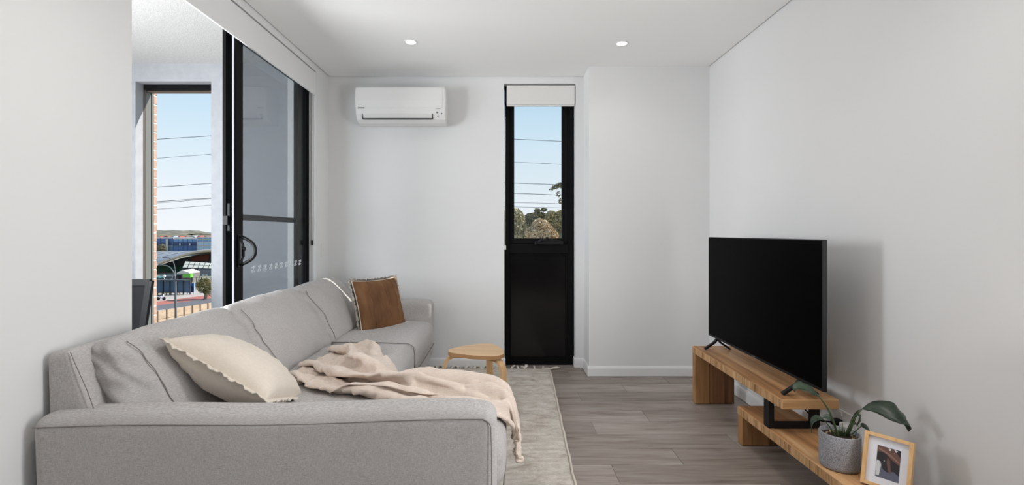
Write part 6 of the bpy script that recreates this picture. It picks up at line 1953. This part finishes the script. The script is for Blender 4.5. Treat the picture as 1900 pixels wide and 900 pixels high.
cq = lambda a, b_: Vector((-67.164, 102, -4.899)) * (1 - a) * (1 - b_) + Vector((-60.773, 102, -5.298)) * a * (1 - b_) + Vector((-66.467, 100, -6.119)) * (1 - a) * b_ + Vector((-60.076, 100, -6.343)) * a * b_
for i in range(6):
    for j in range(2):
        a0, a1, b0_, b1_ = i / 6 + 0.012, (i + 1) / 6 - 0.012, j / 2 + 0.04, (j + 1) / 2 - 0.04
        MB().prism([cq(a0, b0_), cq(a1, b0_), cq(a1, b1_), cq(a0, b1_)], (0, 0, 0.05)).put('pane', em('canopy_pane', srgb(214, 208, 188), 0.3), cp)
MB().prism([cq(0, 0) - Vector((0, 0, 0.14)), cq(1, 0) - Vector((0, 0, 0.14)), cq(1, 1) - Vector((0, 0, 0.14)), cq(0, 1) - Vector((0, 0, 0.14))], (0, 0, 0.10)).put('frame', em('canopy_frame', srgb(52, 54, 58)), cp)
for a_ in (0.02, 0.5, 0.98):
    q = cq(a_, 0.95)
    MB().tube([(q.x, q.y, ZG), (q.x, q.y, q.z - 0.1)], 0.07, 6).put('post', dkp, cp)

# glass office blocks across the railway
OB = {'slab': em('office_slab', srgb(206, 200, 194), 0.7), 'navy': em('office_navy', srgb(44, 62, 104), 0.25), 'blue': em('office_blue', srgb(64, 104, 152), 0.2), 'sky': em('office_sky_glass', srgb(112, 150, 190), 0.2), 'grey': em('office_grey', srgb(132, 138, 144), 0.7), 'teal': em('office_teal', srgb(82, 112, 136), 0.3), 'pale': em('office_pale_glass', srgb(168, 192, 214), 0.25), 'tan': em('office_tan', srgb(206, 184, 156), 0.7)}


def office(px0, px1, D, rows, label, mull, mm, extra=()):
    t = thing('office_building', ((px0 + px1) / 2, D, ZG), label, 'building')
    top = rows[0][0]
    one('core', OB['grey'], t, px0, px1, D + 0.3, D + 14, ZG, top)
    for z1, z0, key in rows:
        one('facade_band', OB[key], t, px0, px1, D, D + 0.29, z0 + 0.02, z1)
    n = int((px1 - px0) / mull)
    for k in range(n + 1):
        x = px0 + k * (px1 - px0) / n
        one('mullion', mm, t, x - 0.07, x + 0.07, D - 0.12, D - 0.005, ZG, top - 0.2)
    for x0, x1, z0, z1, key in extra:
        one('pillar', OB[key], t, x0, x1, D - 0.5, D - 0.13, z0, z1)
    return t



office(-160.440, -146.333, 214, [(-1.017, -1.614, 'slab'), (-1.614, -3.288, 'blue'), (-3.288, -4.484, 'navy'), (-4.484, -5.201, 'grey'), (-5.201, -8.309, 'teal')], 'grey and blue office block with a white pillar, leftmost beyond the station', 2.4, OB['teal'], [(-149.202, -148.246, ZG, -1.734, 'slab')])
office(-144.847, -134.306, 212, [(-1.469, -1.824, 'slab'), (-1.824, -3.127, 'sky'), (-3.127, -4.667, 'navy'), (-4.667, -5.022, 'teal'), (-5.022, -6.443, 'blue'), (-6.443, -8.220, 'blue')], 'deep blue glass office block in the middle beyond the station', 1.9, OB['blue'], [(-141.886, -141.412, -4.548, -3.719, 'slab'), (-137.504, -137.030, -4.548, -3.719, 'slab')])
office(-131.656, -116.898, 208, [(-0.790, -1.069, 'slab'), (-1.069, -1.650, 'sky'), (-1.650, -1.999, 'tan'), (-1.999, -2.812, 'sky'), (-2.812, -3.161, 'tan'), (-3.161, -4.439, 'pale'), (-4.439, -4.787, 'tan'), (-4.787, -6.414, 'pale'), (-6.414, -6.763, 'slab'), (-6.763, -8.041, 'sky')], 'pale gridded glass office block, rightmost beyond the station', 2.3, OB['slab'])

tree(-132.965, 188.0, ZG, [((-132.965, 188, -4.837), (1.6, 1.6, 1.6)), ((-132.335, 188, -5.677), (1.2, 1.2, 1.0)), ((-134.016, 188, -5.467), (1.4, 1.2, 1.2))], 1500, 0.2, foliage_mat('brown_tree_leaves', srgb(96, 96, 76), srgb(140, 130, 100), 0.5), 'brownish tree in front of the leftmost office block', 12)

# houses on the rise behind
hw = em('house_wall', srgb(206, 190, 170), 0.8)
HR = [('red tiled', em('roof_red', srgb(176, 92, 70))), ('brown tiled', em('roof_brown', srgb(140, 104, 84))), ('grey metal', em('roof_greymetal', srgb(170, 170, 172)))]
for k in range(9):
    hx = -277.575 + k * 5.316
    t = thing('house', (hx, 390, ZG), 'distant ' + HR[k % 3][0] + ' house behind the offices, ' + ('far left', 'second from left', 'third from left', 'fourth from left', 'middle', 'fourth from right', 'third from right', 'second from right', 'far right')[k], 'house', 'houses on the far rise')
    w_ = 1.7 + 0.3 * (k % 3)
    h_ = 5.4 + 0.7 * ((k * 7) % 4) / 3
    one('wall', hw, t, hx - w_, hx + w_, 390, 396, ZG, ZG + h_)
    MB().prism([(hx - w_ - 0.3, 389.6, ZG + h_), (hx + w_ + 0.3, 389.6, ZG + h_), (hx, 389.6, ZG + h_ + 1.3)], (0, 7, 0)).put('roof', HR[k % 3][1], t)


def ridge(name, x0, x1, y, depth, prof, mat, label, seed, bumps):
    n, r = 160, 10

    def fn(a, b_):
        x = x0 + (x1 - x0) * a
        h = prof(a)
        s = math.sin(PI * b_)
        return (x, y + depth * (b_ - 0.5), ZG + (h - ZG) * s ** 0.8 + bumps * noise.noise(Vector((x * 0.07, b_ * 4, seed))) * s + 0.5 * bumps * noise.noise(Vector((x * 0.2, b_ * 9, seed))) * s)
    o = put(name, grid_mesh(fn, n, r), mat, None, smooth=True, origin=((x0 + x1) / 2, y, ZG))
    return props(o, label, 'hill', None, 'structure')


ridge('wooded_hill', -573.296, -438.771, 700, 160, lambda a: 3.914 - 4.6 * max(0, (a - 0.86) / 0.14) ** 2 - 2.0 * max(0, 0.3 - a), foliage_mat('far_trees', srgb(98, 96, 80), srgb(132, 124, 106), 0.09), 'wooded olive hill on the horizon at left', 2.0, 1.5)
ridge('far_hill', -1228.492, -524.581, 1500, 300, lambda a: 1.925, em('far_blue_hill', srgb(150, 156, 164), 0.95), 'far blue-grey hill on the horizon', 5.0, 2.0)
ridge('tree_belt', -363.922, -258.894, 470, 40, lambda a: -1.108, foliage_mat('mid_trees', srgb(104, 100, 78), srgb(140, 130, 104), 0.1), 'belt of trees behind the distant houses', 9.0, 1.3)

# gum trees beyond the narrow window
fm1 = foliage_mat('olive_gum_leaves', srgb(150, 140, 100), srgb(206, 190, 148), 0.5)
fm2 = foliage_mat('tan_gum_leaves', srgb(196, 168, 130), srgb(228, 204, 170), 0.5)
fm3 = foliage_mat('dark_gum_leaves', srgb(112, 108, 76), srgb(170, 154, 112), 0.6)




def gum(x, D, blobs, n, size, m, label, seed):
    return tree(x, D, ZG, blobs, n, size, m, label, seed, 'gum trees beyond the narrow window')


gum(0.722, 38.0, [((0.934, 38, 2.062), (0.85, 0.85, 1.10)), ((0.509, 38, 2.486), (0.68, 0.68, 0.68)), ((0.085, 38, 1.510), (0.85, 0.85, 1.10)), ((1.401, 38, 1.297), (0.68, 0.68, 0.76)), ((1.061, 38, 0.618), (0.93, 0.93, 0.68))], 8500, 0.12, fm1, 'olive gum tree at the left edge of the narrow window', 31)
gum(2.360, 44.0, [((2.311, 44, 1.992), (0.74, 0.74, 0.88)), ((2.606, 44, 2.484), (0.64, 0.64, 0.54)), ((1.917, 44, 1.796), (0.69, 0.69, 0.79)), ((2.901, 44, 1.992), (0.59, 0.59, 0.59)), ((2.311, 44, 0.813), (1.08, 1.08, 0.88))], 7500, 0.12, fm3, 'dark-leaved gum tree second from left in the narrow window', 32)
gum(2.936, 36.0, [((2.816, 36, 1.697), (0.68, 0.68, 0.56)), ((3.178, 36, 1.295), (0.68, 0.68, 0.56)), ((2.373, 36, 1.215), (0.72, 0.72, 0.48)), ((3.580, 36, 0.973), (0.56, 0.56, 0.48)), ((2.775, 36, 0.652), (0.97, 0.97, 0.56))], 7500, 0.11, fm2, 'tan-leaved gum tree low in the middle of the narrow window', 33)
gum(3.743, 50.0, [((3.575, 50, 3.490), (0.34, 0.34, 0.25)), ((4.246, 50, 3.601), (0.34, 0.34, 0.20)), ((3.296, 50, 3.210), (0.22, 0.22, 0.17)), ((3.911, 50, 3.043), (0.50, 0.50, 0.28)), ((4.413, 50, 2.763), (0.45, 0.45, 0.45))], 1800, 0.1, fm3, 'tall thin gum sprig standing clear above the middle trees', 34)
gum(4.646, 42.0, [((4.270, 42, 2.616), (0.61, 0.61, 0.52)), ((4.834, 42, 2.240), (0.70, 0.70, 0.75)), ((4.177, 42, 1.583), (0.66, 0.66, 0.84)), ((5.115, 42, 2.804), (0.47, 0.47, 0.42)), ((5.397, 42, 1.537), (0.75, 0.75, 0.84)), ((4.552, 42, 0.739), (1.03, 1.03, 0.75))], 8500, 0.12, fm1, 'olive gum tree at the right edge of the narrow window', 35)
gum(5.855, 40.0, [((4.782, 40, 5.188), (0.40, 0.40, 0.20)), ((4.380, 40, 5.009), (0.31, 0.31, 0.16)), ((4.067, 40, 4.830), (0.20, 0.20, 0.13)), ((4.603, 40, 4.428), (0.18, 0.18, 0.27)), ((4.827, 40, 3.847), (0.22, 0.22, 0.27)), ((5.318, 40, 5.099), (0.54, 0.54, 0.27)), ((5.944, 40, 4.786), (0.72, 0.72, 0.63)), ((6.123, 40, 3.892), (0.63, 0.63, 0.63))], 3600, 0.1, fm3, 'tallest gum tree reaching a drooping branch in from the right', 36)
# overhead wires: each one span to a pole hidden behind the wall between the two windows
wire_m = em('overhead_wire', srgb(70, 72, 78), 0.6)
t = thing('overhead_wire', (-8.18, 25.00, 6.55), 'thin dark overhead wire crossing the sky in both windows, topmost of the six', 'wire', 'overhead wires')
MB().tube(bez([(-27.74, 25.00, 5.620), (-20.47, 25.00, 5.933), (-16.54, 25.00, 6.157), (-12.09, 25.00, 6.450), (-8.18, 25.00, 6.548), (-2.32, 25.00, 6.239), (1.84, 25.00, 6.023), (7.46, 25.00, 5.783), (27.01, 25.00, 5.230)], 48), 0.014, 5).put('wire', wire_m, t)
t = thing('overhead_wire', (-8.18, 25.35, 5.65), 'thin dark overhead wire crossing the sky in both windows, second of the six', 'wire', 'overhead wires')
MB().tube(bez([(-27.74, 25.35, 4.636), (-20.47, 25.35, 5.001), (-16.54, 25.35, 5.263), (-12.09, 25.35, 5.605), (-8.18, 25.35, 5.654), (-2.32, 25.35, 5.102), (1.84, 25.35, 4.886), (7.46, 25.35, 4.646), (27.01, 25.35, 4.094)], 48), 0.01, 5).put('wire', wire_m, t)
t = thing('overhead_wire', (-8.18, 25.00, 4.15), 'thin dark overhead wire crossing the sky in both windows, third of the six', 'wire', 'overhead wires')
MB().tube(bez([(-27.74, 25.00, 3.103), (-20.47, 25.00, 3.442), (-16.54, 25.00, 3.685), (-12.09, 25.00, 4.003), (-8.18, 25.00, 4.146), (-2.32, 25.00, 3.923), (1.84, 25.00, 3.755), (7.46, 25.00, 3.568), (27.01, 25.00, 3.138)], 48), 0.014, 5).put('wire', wire_m, t)
t = thing('overhead_wire', (-8.18, 25.35, 3.65), 'thin dark overhead wire crossing the sky in both windows, fourth of the six', 'wire', 'overhead wires')
MB().tube(bez([(-27.74, 25.35, 2.390), (-20.47, 25.35, 2.730), (-16.54, 25.35, 2.973), (-12.09, 25.35, 3.290), (-8.18, 25.35, 3.649), (-2.32, 25.35, 3.425), (1.84, 25.35, 3.258), (7.46, 25.35, 3.071), (27.01, 25.35, 2.641)], 48), 0.014, 5).put('wire', wire_m, t)
t = thing('overhead_wire', (-8.18, 25.00, 3.27), 'thin dark overhead wire crossing the sky in both windows, fifth of the six', 'wire', 'overhead wires')
MB().tube(bez([(-27.74, 25.00, 2.203), (-20.47, 25.00, 2.594), (-16.54, 25.00, 2.875), (-12.09, 25.00, 3.242), (-8.18, 25.00, 3.266), (-2.32, 25.00, 2.883), (1.84, 25.00, 2.763), (7.46, 25.00, 2.630), (27.01, 25.00, 2.323)], 48), 0.01, 5).put('wire', wire_m, t)
t = thing('overhead_wire', (-8.18, 25.35, 2.97), 'thin dark overhead wire crossing the sky in both windows, lowest of the six', 'wire', 'overhead wires')
MB().tube(bez([(-27.74, 25.35, 1.955), (-20.47, 25.35, 2.320), (-16.54, 25.35, 2.582), (-12.09, 25.35, 2.924), (-8.18, 25.35, 2.973), (-2.32, 25.35, 2.664), (1.84, 25.35, 2.568), (7.46, 25.35, 2.461), (27.01, 25.35, 2.216)], 48), 0.01, 5).put('wire', wire_m, t)
pole = thing('utility_pole', (-8.18, 25.18, ZG), 'timber utility pole carrying the overhead wires, hidden by the wall between the windows', 'pole')
MB().tube([(-8.18, 25.18, ZG), (-8.18, 25.18, 7.2)], [0.16, 0.11], 10).put('shaft', bark, pole)
